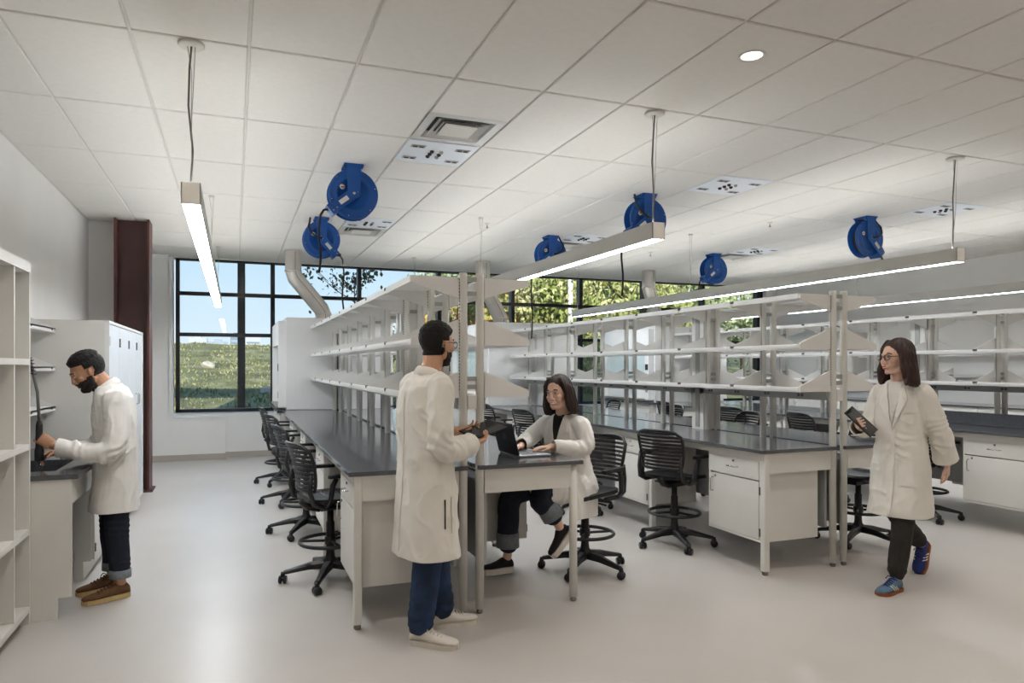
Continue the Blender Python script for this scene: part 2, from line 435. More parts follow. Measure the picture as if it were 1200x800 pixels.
def bench(row, s):
    c = ROWS[row]; nm = ROWN[row]
    sd_ = 'left side' if s < 0 else 'right side'
    xo, xi = c+s*.767, c+s*.034
    a, b = sorted((xo, xi))
    m = MB().cbox(a, b, Y0, Y1, ZT-.026, ZT, .003)
    tag(m.build('worktop', 'epoxy'), f'glossy black epoxy worktop along the {sd_} of the {nm}', 'worktop', 'black island worktops')
    t = thing('bench_frame', f'white steel leg frame carrying the worktop on the {sd_} of the {nm}', 'bench frame', (c, 0, 0), 0, 'island bench frames')
    x = s*.71
    roundleg = (row == 'left' and s > 0)
    for k, y in enumerate((4.09, 5.56, 7.06, 8.56, 9.93)):
        if roundleg: l = MB().lathe([(.0265, .03), (.0265, .904)], n=18).build('leg', 'steel_white', t, (x, y, 0))
        else: l = MB().cbox(x-.024, x+.024, y-.024, y+.024, .03, .904, .004).build('leg', 'steel_white', t)
        f = MB().lathe([(.017, 0), (.022, .006), (.022, .02), (.01, .024), (.01, .05)], n=14)
        f.build('levelling_foot', 'hinge', l, (0, 0, 0) if roundleg else (x, y, 0))
    p, q = sorted((x+s*-.024, s*.085))
    MB().box(p, q, 4.078, 4.10, .752, .904).build('end_apron', 'lab_white', t)
    MB().box(p, q, 9.92, 9.94, .752, .904).build('end_apron', 'lab_white', t)
    p, q = sorted((x-.012*s, x+.012*s))
    MB().box(p, q, 4.114, 9.906, .85, .904).build('front_rail', 'lab_white', t)
    MB().box(s*.1-.01, s*.1+.01, 4.114, 9.9, .30, .86).build('modesty_panel', 'raceway', t)
    return t
for r_ in ROWS:
    for s_ in (-1, 1): bench(r_, s_)

ORD = ['nearest', 'second', 'third', 'farthest']
def handle_me(horizontal, s):
    L = .055; o = s*.028
    pts = [(0, -L, 0), (o*.8, -L, 0), (o, -L*.8, 0), (o, L*.8, 0), (o*.8, L, 0), (0, L, 0)]
    if not horizontal: pts = [(p[0], 0, p[1]) for p in pts]
    return MB().tube(pts, .0045, 8).mesh('handle')
def base_cabinet(row, s, y0, y1, k):
    c = ROWS[row]; xo = c+s*.715; xi = c+s*.17
    sd_ = 'left side' if s < 0 else 'right side'
    t = thing('base_cabinet', f'white suspended base cabinet, {ORD[k]} to the camera under the {sd_} of the {ROWN[row]}', 'cabinet', (xo, (y0+y1)/2, .23), 0, 'suspended base cabinets')
    W = (y1-y0)/2; D = xi-xo; a, b = sorted((0, D)); H = .62
    m = MB(); x0, x1 = a, b
    f0, f1 = sorted((s*-.002, s*-.022))
    m.box(x0, x1, -W, -W+.018, 0, H).box(x0, x1, W-.018, W, 0, H).box(x0, x1, -W+.018, W-.018, 0, .02).box(x0, x1, -W+.018, W-.018, H-.02, H)
    xb0, xb1 = sorted((D, D+s*.012)); m.box(xb0, xb1, -W+.018, W-.018, .02, H-.02)
    m.build('carcass', 'lab_white', t)
    d0, d1 = sorted((-s*.016, s*.004))
    dr = MB().cbox(d0, d1, -W+.02, W-.02, .462, .604, .002).build('drawer', 'lab_white', t)
    place('handle', shared(('hh', s), lambda: handle_me(True, s)), 'chrome', dr, (s*.004, 0, .535))
    MB().lathe([(.009, 0), (.009, .006*s), (.006, .008*s)], (s*.004, 0, .578), 12, 'x').build('lock', 'hinge', dr)
    do = MB().cbox(d0, d1, -W+.02, W-.02, .022, .452, .002).build('door', 'lab_white', t)
    hy = W-.06
    place('handle', shared(('hv', s), lambda: handle_me(False, s)), 'chrome', do, (s*.004, hy, .36))
    MB().lathe([(.009, 0), (.009, .006*s), (.006, .008*s)], (s*.004, hy-.03, .43), 12, 'x').build('lock', 'hinge', do)
    for z in (.075, .385): MB().box(min(0, s*.008), max(0, s*.008), -W+.004, -W+.018, z-.03, z+.03).build('hinge', 'hinge', do)
    return t
for r_ in ROWS:
    for k in range(4): base_cabinet(r_, -1, 4.125+1.5*k, 4.73+1.5*k, k)
    off = .75
    for k in range(4):
        a_ = 4.125+1.5*k+off
        if a_ < 9.4: base_cabinet(r_, 1, a_, min(a_+.605, 9.9), k)
# black curb on the right island
t = thing('reagent_curb', 'low black curb standing on the right island worktop under the shelves', 'curb', (7.41-.12, 5.1, ZT))
MB().cbox(-.012, .012, -.99, 1.0, 0, .135, .003).build('curb_board', 'epoxy', t)
MB().box(-.03, .03, .985, 1.0, 0, .135).build('end_return', 'epoxy', t)

# ------------------------------------------------------------------ fume hoods at the window end
def hood(row, s):
    c = ROWS[row]; sd_ = 'left' if s < 0 else 'right'
    t = thing('fume_hood', {('left', -1): 'tall white fume hood at the window end of the left island, facing the entrance aisle',
        ('left', 1): 'white fume hood behind the left island rack, facing the middle aisle',
        ('middle', -1): 'white fume hood at the window end of the middle island, on its left side',
        ('middle', 1): 'white fume hood at the window end of the middle island, on its right side',
        ('right', -1): 'white fume hood at the window end of the right island, on its left side',
        ('right', 1): 'white fume hood at the window end of the right island, on its right side'}[(row, s)], 'fume hood', (c+s*.37, 11.0, 0), 0, 'fume hoods along the window')
    ya, yb = -.98, .75
    def bx(x0, x1, *r): a, b = sorted((s*x0, s*x1)); return (a, b)+r
    MB().cbox(*bx(-.36, .34, ya, yb, .93, 2.23), .004).build('upper_case', 'hood_white', t)
    MB().box(*bx(.34, .44, ya+.04, ya+.16, .97, 2.18)).box(*bx(.34, .44, yb-.16, yb-.04, .97, 2.18)).box(*bx(.34, .44, ya+.16, yb-.16, 1.85, 2.18)).build('front_frame', 'hood_white', t)
    MB().box(*bx(.35, .37, ya+.16, yb-.16, 1.25, 1.85)).build('sash_glass', 'window_glass', t)
    MB().box(*bx(.345, .46, ya+.16, yb-.16, .955, .985)).build('airfoil', 'brushed', t)
    MB().box(*bx(.44, .446, ya+.06, ya+.14, 1.48, 1.58)).build('monitor', 'dark', t)
    MB().box(*bx(.44, .446, ya+.065, ya+.135, 1.10, 1.19)).build('switch_plate', 'raceway', t)
    MB().cbox(*bx(-.36, .46, ya, yb, .895, .929), .003).build('worktop', 'epoxy', t)
    b = MB().box(*bx(-.36, .40, ya+.01, yb-.01, .1, .894)).box(*bx(-.36, .34, ya+.03, yb-.03, 0, .1)).build('base', 'lab_white', t)
    for q in (-1, 1):
        y = (ya+yb)/2; y0, y1 = sorted((y+q*.01, y+q*.8))
        d = MB().cbox(*bx(.4, .416, y0, y1, .13, .86), .002).build('door', 'lab_white', t)
        place('handle', shared(('hv', s), lambda: handle_me(False, s)), 'chrome', d, (s*.416, y+q*.06, .7))
for r_ in ROWS:
    for s_ in (-1, 1): hood(r_, s_)
def duct(c, label, x_top):
    t = thing('exhaust_duct', label, 'duct', (c, 11.2, 2.23), 0, 'stainless exhaust ducts')
    xt = x_top-c; r = .125
    path = [(0, 0, 0), (0, 0, .14), (-.03, 0, .22)]
    z2 = CEIL-2.23
    path += [(xt+.03, 0, z2-.42), (xt, 0, z2-.32), (xt, 0, z2-.01)]
    MB().tube(path, r, 20).build('pipe', 'duct_steel', t)
    ring = lambda z, x: MB().lathe([(r+.001, z-.012), (r+.008, z-.008), (r+.008, z+.008), (r+.001, z+.012)], (x, 0, 0), 24)
    ring(.02, 0).build('collar', 'duct_steel', t); ring(.14, 0).build('collar', 'duct_steel', t)
    ring(z2-.32, xt).build('collar', 'duct_steel', t); ring(z2-.015, xt).build('ceiling_collar', 'duct_steel', t)
    # lengthwise seam
    MB().tube([(p[0]+.02, p[1]-r-.001, p[2]) for p in path], .004, 6).build('seam', 'hinge', t)
duct(1.33, 'stainless exhaust duct rising from the left island fume hood', .87)
duct(4.34, 'stainless exhaust duct seen between the two posts and the middle island rack', 4.02)
duct(7.55, 'stainless exhaust duct rising behind the middle island rack', 7.35)

# ------------------------------------------------------------------ left side: cubby unit, sink bench, tall cabinet
t = thing('cubby_shelf', 'tall white open cubby shelving at the left edge of the picture', 'shelving', (-1.15, 4.87, 0))
ZS = [.09, .555, 1.065, 1.575, 2.125]
bk = -.53
MB().box(bk, 0, -.022, 0, .0, 2.17).build('side_panel', 'lab_white', t)
MB().box(bk, 0, -2.42, -2.398, .0, 2.17).build('side_panel', 'lab_white', t)
for q in range(1, 8): MB().box(bk+.01, -.004, -.305*q-.009, -.305*q+.009, .11, 2.12).build('divider', 'lab_white', t)
for z in ZS[:-1]: MB().box(bk, -.001, -2.398, -.022, z-.018, z+.018).build('shelf', 'lab_white', t)
MB().box(bk, .003, -2.398, -.022, 2.11, 2.17).build('top_panel', 'lab_white', t)
MB().box(bk, bk+.008, -2.398, -.022, .1, 2.11).build('back_panel', 'lab_white', t)
MB().box(bk, -.05, -2.38, -.03, 0, .072).build('toe_kick', 'baseboard', t)
ZL = .885
t = thing('sink_bench', 'white sink bench where the bearded man works', 'bench', (-1.3, 5.4, 0))
# legs/panels of the sink bench; the knee space is open at the front
MB().prism([(-.385, 0), (.29, 0), (.29, .13), (.365, .13), (.365, ZL-.03), (-.385, ZL-.03)], -.52, -.50, 'y').build('end_panel', 'lab_white', t)
MB().box(.345, .365, -.50, .30, .70, ZL-.03).build('apron', 'lab_white', t)
MB().box(-.385, -.37, -.50, .30, .1, ZL-.03).build('rear_panel', 'lab_white', t)
tp = MB()
x0, x1, ya, yb = -.387, .40, -.53, 1.1
sx0, sx1, sy0, sy1 = -.25, .24, -.33, .27
tp.box(x0, x1, ya, sy0, ZL-.03, ZL).box(x0, x1, sy1, yb, ZL-.03, ZL).box(x0, sx0, sy0, sy1, ZL-.03, ZL).box(sx1, x1, sy0, sy1, ZL-.03, ZL)
tp.build('sink_worktop', 'epoxy', t)
MB().box(sx0-.012, sx1+.012, sy0-.012, sy1+.012, ZL-.26, ZL-.25).box(sx0-.012, sx0, sy0, sy1, ZL-.25, ZL-.031).box(sx1, sx1+.012, sy0, sy1, ZL-.25, ZL-.031).box(sx0, sx1, sy0-.012, sy0, ZL-.25, ZL-.031).box(sx0, sx1, sy1, sy1+.012, ZL-.25, ZL-.031).build('sink_basin', 'epoxy', t)
MB().box(x0, x0+.02, ya, yb, ZL, ZL+.1).build('backsplash', 'epoxy', t)
# base cabinet beside the knee space
t = thing('base_cabinet', 'white floor-standing base cabinet beyond the sink, behind the bearded man', 'cabinet', (-1.3, 6.1, 0))
MB().prism([(-.385, 0), (.28, 0), (.28, .135), (.33, .135), (.33, ZL-.035), (-.385, ZL-.035)], -.395, .395, 'y').build('carcass', 'lab_white', t)
d = MB().cbox(.33, .35, -.385, -.003, .145, ZL-.05, .002).build('door', 'lab_white', t); MB().box(.35, .358, -.378, -.366, .2, .26).build('hinge', 'hinge', d)
d = MB().cbox(.33, .35, .003, .385, .145, ZL-.05, .002).build('door', 'lab_white', t); MB().box(.35, .358, .366, .378, .2, .26).build('hinge', 'hinge', d)
# tall cabinet
t = thing('tall_cabinet', 'tall white storage cabinet with glass sliding doors against the left wall', 'cabinet', (-1.34, 6.52, 0))
MB().box(-.345, .33, 0, 2.28, .1, 1.93).box(-.345, .27, .01, 2.27, 0, .1).build('carcass', 'lab_white', t)
MB().box(.33, .365, 0, 2.28, 1.905, 1.93).box(.33, .365, 0, 2.28, .1, .125).box(.33, .365, 0, .02, .125, 1.905).box(.33, .365, 2.26, 2.28, .125, 1.905).build('door_frame', 'hood_white', t)
for k, (a_, b_) in enumerate(((.022, .60), (.604, 1.18), (1.184, 1.76), (1.764, 2.258))):
    d = MB().cbox(.335, .355, a_, b_, .127, 1.903, .002).build('door', 'panel_blue', t)
    place('handle', shared(('hv', 1), lambda: handle_me(False, 1)), 'chrome', d, (.355, b_-.06 if k % 2 == 0 else a_+.06, 1.2))
    MB().box(.355, .366, a_+.0, a_+.02, 1.72, 1.80).build('hinge', 'hinge', d)
# wall shelves over the sink bench
for n_, (z, lab) in enumerate(((1.855, 'topmost'), (1.545, 'middle'), (1.225, 'lowest'))):
    t = thing('wall_shelf', f'white bracketed wall shelf over the sink, {lab} of the three', 'shelf', (-1.69, 5.05, z), 0, 'wall shelves over the sink')
    MB().box(.02, .33, 0, 1.44, -.012, 0).box(.318, .33, 0, 1.44, -.034, 0).build('shelf_board', 'shelf_white', t)
    for y in (.02, .73, 1.43):
        MB().prism([(.004, .16), (.31, .014), (.325, .0), (.325, -.034), (.004, -.034)], y-.003, y+.003, 'y').build('shelf_bracket', 'shelf_white', t)
        MB().box(.328, .333, y-.012-.1*(y > 1), y+.012-.1*(y > 1), -.02, -.004).build('shelf_clip', 'slot', t)
# pre-rinse faucet
t = thing('spray_faucet', 'dark spring-necked spray faucet at the sink, gripped by the bearded man', 'faucet', (-1.185, 5.095, ZL))
MB().lathe([(.03, 0), (.03, .02), (.017, .03), (.017, .16), (.02, .17), (.02, .2)], (-.40, .05, 0), 18).build('riser', 'dark', t)
arc = [(-.40, .05, .2), (-.40, .05, .55), (-.36, .05, .76), (-.24, .04, .87), (-.10, .03, .84), (-.02, .01, .70), (.02, 0, .50), (.03, 0, .32)]
MB().tube(arc, .009, 10).build('hose', 'cable_dark', t)
sp = []
for q in range(260):
    f_ = .1+q/259*.68; i_ = f_*(len(arc)-1); k_ = int(i_); u_ = i_-k_; p_ = Vector(arc[k_]).lerp(Vector(arc[min(k_+1, len(arc)-1)]), u_); a_ = q*1.05
    sp.append((p_.x+.018*math.cos(a_), p_.y+.018*math.sin(a_), p_.z+.004*math.sin(a_)))
MB().tube(sp, .0035, 6).build('spring', 'dark', t)
MB().lathe([(.013, .32), (.019, .29), (.021, .16), (.026, .13), (.026, .07), (.02, .065)], (.03, 0, 0), 18).build('spray_handle', 'dark', t)
MB().lathe([(.022, .36), (.022, .385), (.012, .39)], (-.40, .05, -.18), 14).build('valve_cap', 'faucet_green', t)
MB().lathe([(.017, .064), (.013, -.1)], (.03, 0, 0), 12).build('water_jet', 'window_glass', t)

# right wall bench and shelves, seen through the right island
t = thing('wall_bench', 'white wall bench with black top along the far right wall', 'bench', (11.2, 8.0, 0))
MB().cbox(-.42, .398, -3.6, 3.9, .904, .93, .003).build('worktop', 'epoxy', t)
for q in range(10): 
    y = -3.6+.75*q; b_ = MB().box(-.38, .38, y+.004, y+.746, .1, .903).build('base_unit', 'lab_white', t)
    MB().cbox(-.4, -.381, y+.01, y+.74, .13, .88, .002).build('door', 'lab_white', b_)
    place('handle', shared(('hv', -1), lambda: handle_me(False, -1)), 'chrome', b_, (-.4, y+.68, .75))
for lev, (z, lab) in enumerate(((1.40, 'lower'), (1.75, 'upper'))):
    t = thing('wall_shelf', f'long white wall shelf on the far right wall, {lab} of the two', 'shelf', (11.6, 8.0, z), 0, 'long wall shelves at the far right')
    MB().box(-.33, -.02, -3.6, 2.0, -.012, 0).box(-.33, -.318, -3.6, 2.0, -.036, .004).build('shelf_board', 'shelf_white', t)
    for q in range(8): y = -3.58+.79*q; MB().prism([(-.004, .12), (-.32, .01), (-.32, -.03), (-.004, -.03)], y-.004, y+.004, 'y').build('shelf_bracket', 'shelf_white', t)
t = thing('wall_cupboard', 'white double-door wall cupboard at the far right, seen beside the tablet', 'cupboard', (11.6, 10.6, 1.2))
MB().box(-.36, -.001, -.5, 1.2, 0, 1.0).build('carcass', 'lab_white', t)
for a_, b_, h_ in ((-.49, .345, .29), (.355, 1.19, .41)):
    d = MB().cbox(-.38, -.361, a_, b_, .01, .99, .002).build('door', 'lab_white', t); place('handle', shared(('hv', -1), lambda: handle_me(False, -1)), 'chrome', d, (-.38, h_, .2))
# ------------------------------------------------------------------ pendant lights
def pendant(x, ya, yb, label, drops):
    t = thing('pendant_light', label, 'light', (x, ya, 2.445), 0, 'linear pendant lights')
    L = yb-ya; wd = .05
    MB().box(-wd, -wd+.004, 0, L, 0, .12).box(wd-.004, wd, 0, L, 0, .12).box(-wd, wd, 0, .004, 0, .12).box(-wd, wd, L-.004, L, 0, .12).build('housing', 'pendant_body', t)
    MB().box(-wd+.004, wd-.004, .004, L-.004, .004, .012).build('diffuser', 'pendant_lens', t)
    MB().box(-wd+.004, wd-.004, .004, L-.004, .084, .09).build('added_uplight', 'added_up_glow', t)  # unseen upward glow added to fill the ceiling right above the pendant
    MB().box(-.002, .002, .01, L-.01, .091, .117).build('hidden_glow_strip', 'hidden_glow_strip', t)  # unseen glowing strip added below the rim to brighten ceiling and upper walls
    hz = CEIL-2.445
    for k, d in enumerate(drops):
        cr_ = .07 if k == 0 else .03
        cn = MB().lathe([(.0, hz), (cr_, hz-.0005), (cr_, hz-.012), (cr_-.006, hz-.016), (.0, hz-.016)], (0, d, 0), 24).build('canopy', 'grid', t)
        MB().tube([(0, d+.03, .118), (0, d+.012, hz-.15), (-.02, d, hz-.016)], .0018, 6).build('cable', 'cable', cn)
        MB().tube([(0, d+.03, .118), (0, d-.004, hz*.5), (.02, d, hz-.016)], .0018, 6).build('cable', 'cable', cn)
        if k == 0:
            pts = [(-.004, d+.02, .118), (.006, d+.02, hz*.35), (-.016, d+.01, hz*.62), (-.010, d, hz*.85), (.0, d, hz-.016)]
            P = []
            for i in range(len(pts)-1):
                for q in range(5): P.append(Vector(pts[i]).lerp(Vector(pts[i+1]), q/5))
            P.append(Vector(pts[-1]))
            MB().tube(P, .0055, 8).build('power_cord', 'cable_dark', cn)
pendant(-.223, 4.16, 11.3, 'long pendant light hanging over the left aisle', (.05, 3.75, 7.05))
pendant(2.813, 4.16, 11.3, 'long pendant light hanging between the left and middle islands', (.05, 3.75, 7.05))
pendant(5.862, 4.16, 11.35, 'long pendant light hanging between the middle and right islands', (.05, 3.75, 7.05))
pendant(8.91, 4.16, 11.35, 'long pendant light beyond the right island at the right edge', (.05, 3.75, 7.05))
# recessed downlight
def downlight(x, y, label):
    t = thing('downlight', label, 'light', (x, y, CEIL+.003), 0, 'recessed downlights')
    MB().lathe([(.062, .012), (.062, -.003), (.078, -.005), (.08, .0), (.08, .003)], n=28).build('trim_ring', 'grid', t)
    MB().lathe([(.0, .0), (.061, .0), (.061, .004), (.0, .004)], n=28).build('lens', 'down_lens', t)
    ld_ = bpy.data.lights.new('downlight_lamp', 'AREA'); ld_.shape = 'DISK'; ld_.size = .11; ld_.energy = DOWN_W; ld_.color = (1, .92, .82); ld_.spread = R(150)
    lo = bpy.data.objects.new('downlight_lamp', ld_); COL.objects.link(lo); lo.parent = t; lo.location = (0, 0, -.008)
downlight(2.827, 3.241, 'small round recessed downlight in the ceiling near the camera')
for q_, x_ in enumerate((-.22, 2.83, 5.87, 8.9)):
    for r_, y_ in enumerate((3.241, 1.2, -.9)):
        if (q_, r_) != (1, 0): downlight(x_, y_, 'recessed downlight in the ceiling strip behind and beside the camera')
# sprinklers
for k, (x, y, lab) in enumerate(((3.0, 8.2, 'above the middle aisle'), (6.3, 6.9, 'near the third pendant'), (6.2, 9.4, 'toward the window above the right aisle'))):
    t = thing('sprinkler', f'small ceiling sprinkler head {lab}', 'sprinkler', (x, y, CEIL), 0, 'ceiling sprinklers')
    MB().lathe([(.0, 0), (.035, -.001), (.035, -.006), (.01, -.009), (.01, -.03)], n=18).build('escutcheon', 'grid', t)
    MB().lathe([(.006, -.03), (.006, -.055), (.018, -.056), (.018, -.059)], n=12).build('deflector', 'hinge', t)
# ceiling diffusers and service panels
def diffuser(i, yc, lab):
    x = GX0+i*TX+.305
    t = thing('air_diffuser', lab, 'air vent', (x, yc, CEIL), 0, 'square air diffusers')
    def ringq(a, b, z0, z1):
        m = MB()
        m.add([(-a,-a,z0),(a,-a,z0),(a,a,z0),(-a,a,z0),(-b,-b,z1),(b,-b,z1),(b,b,z1),(-b,b,z1)], [(0,1,5,4),(1,2,6,5),(2,3,7,6),(3,0,4,7)])
        m.add([(-a,-a,z0+.004),(a,-a,z0+.004),(a,a,z0+.004),(-a,a,z0+.004),(-b,-b,z1+.004),(b,-b,z1+.004),(b,b,z1+.004),(-b,b,z1+.004)], [(0,1,5,4),(1,2,6,5),(2,3,7,6),(3,0,4,7)])
        return m
    ringq(.297, .235, .004, .004).build('frame', 'diffuser_metal', t)
    ringq(.235, .20, .004, .045).build('frame_lip', 'diffuser_metal', t)
    ringq(.20, .155, .002, .03).build('cone', 'diffuser_metal', t)
    ringq(.155, .125, .0, .02).build('cone', 'diffuser_metal', t)
    MB().cbox(-.13, .13, -.13, .13, -.004, .004, .003).build('face_plate', 'grid', t)
    MB().box(-.297, .297, -.297, .297, .06, .07).build('plenum_box', 'grille_dark', t)
def service(i, yc, lab):
    x = GX0+i*TX+.305
    t = thing('service_panel', lab, 'ceiling panel', (x, yc, CEIL), 0, 'ceiling service panels')
    MB().cbox(-.297, .297, -.297, .297, 0, .02, .003).build('plate', 'panel_blue', t)
    for dx, dy in ((-.19, .16), (.19, .16), (-.19, -.16), (.19, -.16)):
        o = MB().cbox(-.06, .06, -.028, .028, -.006, 0, .002).build('outlet_cover', 'raceway', t, (dx, dy, 0))
        MB().box(-.045, -.008, -.017, .017, -.008, -.006).box(.008, .045, -.017, .017, -.008, -.006).build('socket', 'dark', o)
    for dx, dy in ((-.05, .07), (.03, .07), (-.05, 0), (.03, 0), (-.05, -.07), (.03, -.07)):
        MB().lathe([(.018, 0), (.018, -.012), (.01, -.02)], (dx, dy, 0), 12).build('port', 'dark' if dx < 0 or dy == 0 else 'brushed', t)
YA, YSB, YDB = GY0+TY+.305, GY0+3*TY+.915, GY0+4*TY+.305
YSA = YA
diffuser(4, GY0+.915, 'square white air diffuser in the ceiling in front of the nearest hose reel')
for i, nm in ((4, 'left'), (9, 'middle'), (14, 'right')):
    service(i, YSA, f'white ceiling service panel with outlets above the near part of the {nm} island')
    service(i, YSB, f'white ceiling service panel with outlets above the far part of the {nm} island')
    diffuser(i, YDB, f'square air diffuser beside the far service panel above the {nm} island')

# ------------------------------------------------------------------ hose reels
def reel(x, y, lab, arm_deg, hose_in, hang):
    t = thing('hose_reel', lab, 'hose reel', (x, y, CEIL), 0, 'blue ceiling hose reels')
    zc = -.262; r = .222
    MB().box(-.085, .085, -.10, .10, -.012, .0).build('mount_plate', 'reel_blue', t)
    for sx_ in (-.075, .075):
        for sy_ in (-.08, .08): MB().lathe([(.012, -.012), (.012, -.024), (.005, -.026), (.005, -.04)], (sx_, sy_, 0), 8).build('bolt', 'reel_blue', t)
    for k, yy in enumerate((-.065, .065)):
        d = 1 if yy > 0 else -1
        f = MB().lathe([(.03, yy-d*.03), (.125, yy-d*.03), (.138, yy-d*.004), (.145, yy), (.165, yy-d*.006), (.19, yy-d*.006), (.2, yy), (r-.006, yy), (r, yy-d*.004), (r, yy-d*.012), (r-.008, yy-d*.014), (.15, yy-d*.014), (.13, yy-d*.04), (.03, yy-d*.04)], (0, 0, zc), 36, 'y').build('flange', 'reel_blue', t)
        if k == 0:
            for q in range(6): a_ = q*PI/3+.3; MB().lathe([(.006, yy-.001), (.006, yy-.004)], (.21*math.cos(a_)*.96, 0, zc+.21*math.sin(a_)*.96), 8, 'y').build('rivet', 'chrome', f)
    MB().lathe([(.16, -.026), (.182, -.02), (.172, -.010), (.182, 0), (.172, .010), (.182, .02), (.16, .026)], (0, 0, zc), 32, 'y').build('wound_hose', 'hose', t)
    for yy in (-.085, .085):
        b_ = MB().prism([(-.065, -.01), (.065, -.01), (.065, -.10), (.05, zc+.0), (.03, zc-.04), (-.03, zc-.04), (-.05, zc+.0), (-.065, -.10)], yy-.005, yy+.005, 'y').build('bracket', 'reel_blue', t)
        if yy < 0:
            for a_ in (0, PI/2, PI, 3*PI/2): MB().lathe([(.007, yy-.005), (.007, yy-.011)], (.032*math.cos(a_+.3), 0, zc+.032*math.sin(a_+.3)), 8, 'y').build('bolt', 'chrome', b_)
            MB().lathe([(.012, yy-.005), (.012, yy-.02)], (0, 0, zc), 12, 'y').build('hub_cap', 'chrome', b_)
            sk = MB().lathe([(.024, -.0655), (.024, -.0665)], (-.1, 0, zc+.055), 14, 'y').build('sticker', 'sticker', t); MB().box(-.114, -.086, -.0668, -.0665, zc+.049, zc+.061).build('sticker_band', 'sticker_red', sk)
    a = R(arm_deg); ca, sa = math.cos(a), math.sin(a)
    def rot(px, pz): return (px*ca-pz*sa, zc+px*sa+pz*ca)
    arm = MB().prism([rot(-.03, .05), rot(.22, .045), rot(.25, .03), rot(.25, -.03), rot(.22, -.045), rot(-.03, -.05)], -.103, -.092, 'y').build('guide_arm', 'reel_blue', t)
    MB().prism([rot(.07, .02), rot(.16, .02), rot(.16, -.02), rot(.07, -.02)], -.1045, -.103, 'y').build('label_plate', 'sticker', arm)
    ax_, az_ = rot(.235, 0)
    MB().prism([rot(.2, .05), rot(.265, .05), rot(.265, -.05), rot(.2, -.05)], -.092, .05, 'y').build('guide_box', 'reel_blue', arm)
    for dx in (-.02, .02): p = rot(.225+dx, .02); MB().lathe([(.007, -.103), (.007, -.108)], (p[0], 0, p[1]), 8, 'y').build('bolt', 'chrome', arm)
    sg = 1 if ca > 0 else -1
    P = [(ax_+sg*.02, -.02, az_), (ax_+sg*.07, -.02, az_-.01), (ax_+sg*.10, -.02, az_-.06)]
    for q in range(8): P.append((ax_+sg*(.105+.01*math.sin(q)), -.02, az_-.12-hang*q/7))
    if hang > 0: MB().tube(P, .0105, 8).build('hose', 'hose', t)
    MB().lathe([(.02, 0), (.02, .04), (.014, .05)], (0, 0, 0), 10, 'x').build('hose_stop', 'hose', arm, (ax_+sg*.03, -.02, az_))
    if hose_in:
        s2 = hose_in
        Q = [(0, -.11, zc), (s2*.06, -.13, zc+.01), (s2*.13, -.12, zc+.06), (s2*.16, -.08, zc+.14), (s2*.14, -.04, zc+.2), (s2*.13, 0, -.001)]
        MB().tube(Q, .0115, 8).build('inlet_hose', 'hose', t)
reel(1.004, 6.288, 'large blue hose reel under the ceiling, nearest above the left island', 218, 0, .45)
reel(1.0, 8.64, 'blue hose reel above the left island, lower left of the nearest reel', -48, -1, .55)
reel(4.131, 8.726, 'blue hose reel above the middle island, farther one seen left of the pendant end', 218, 1, .9)
reel(4.077, 6.279, 'blue hose reel above the middle island, partly hidden by the pendant end', 218, -1, .55)
reel(7.257, 9.2, 'small blue hose reel above the far part of the right island', 218, 0, .5)
reel(7.197, 6.286, 'blue hose reel at the right, above the near part of the right island', -48, 1, .02)

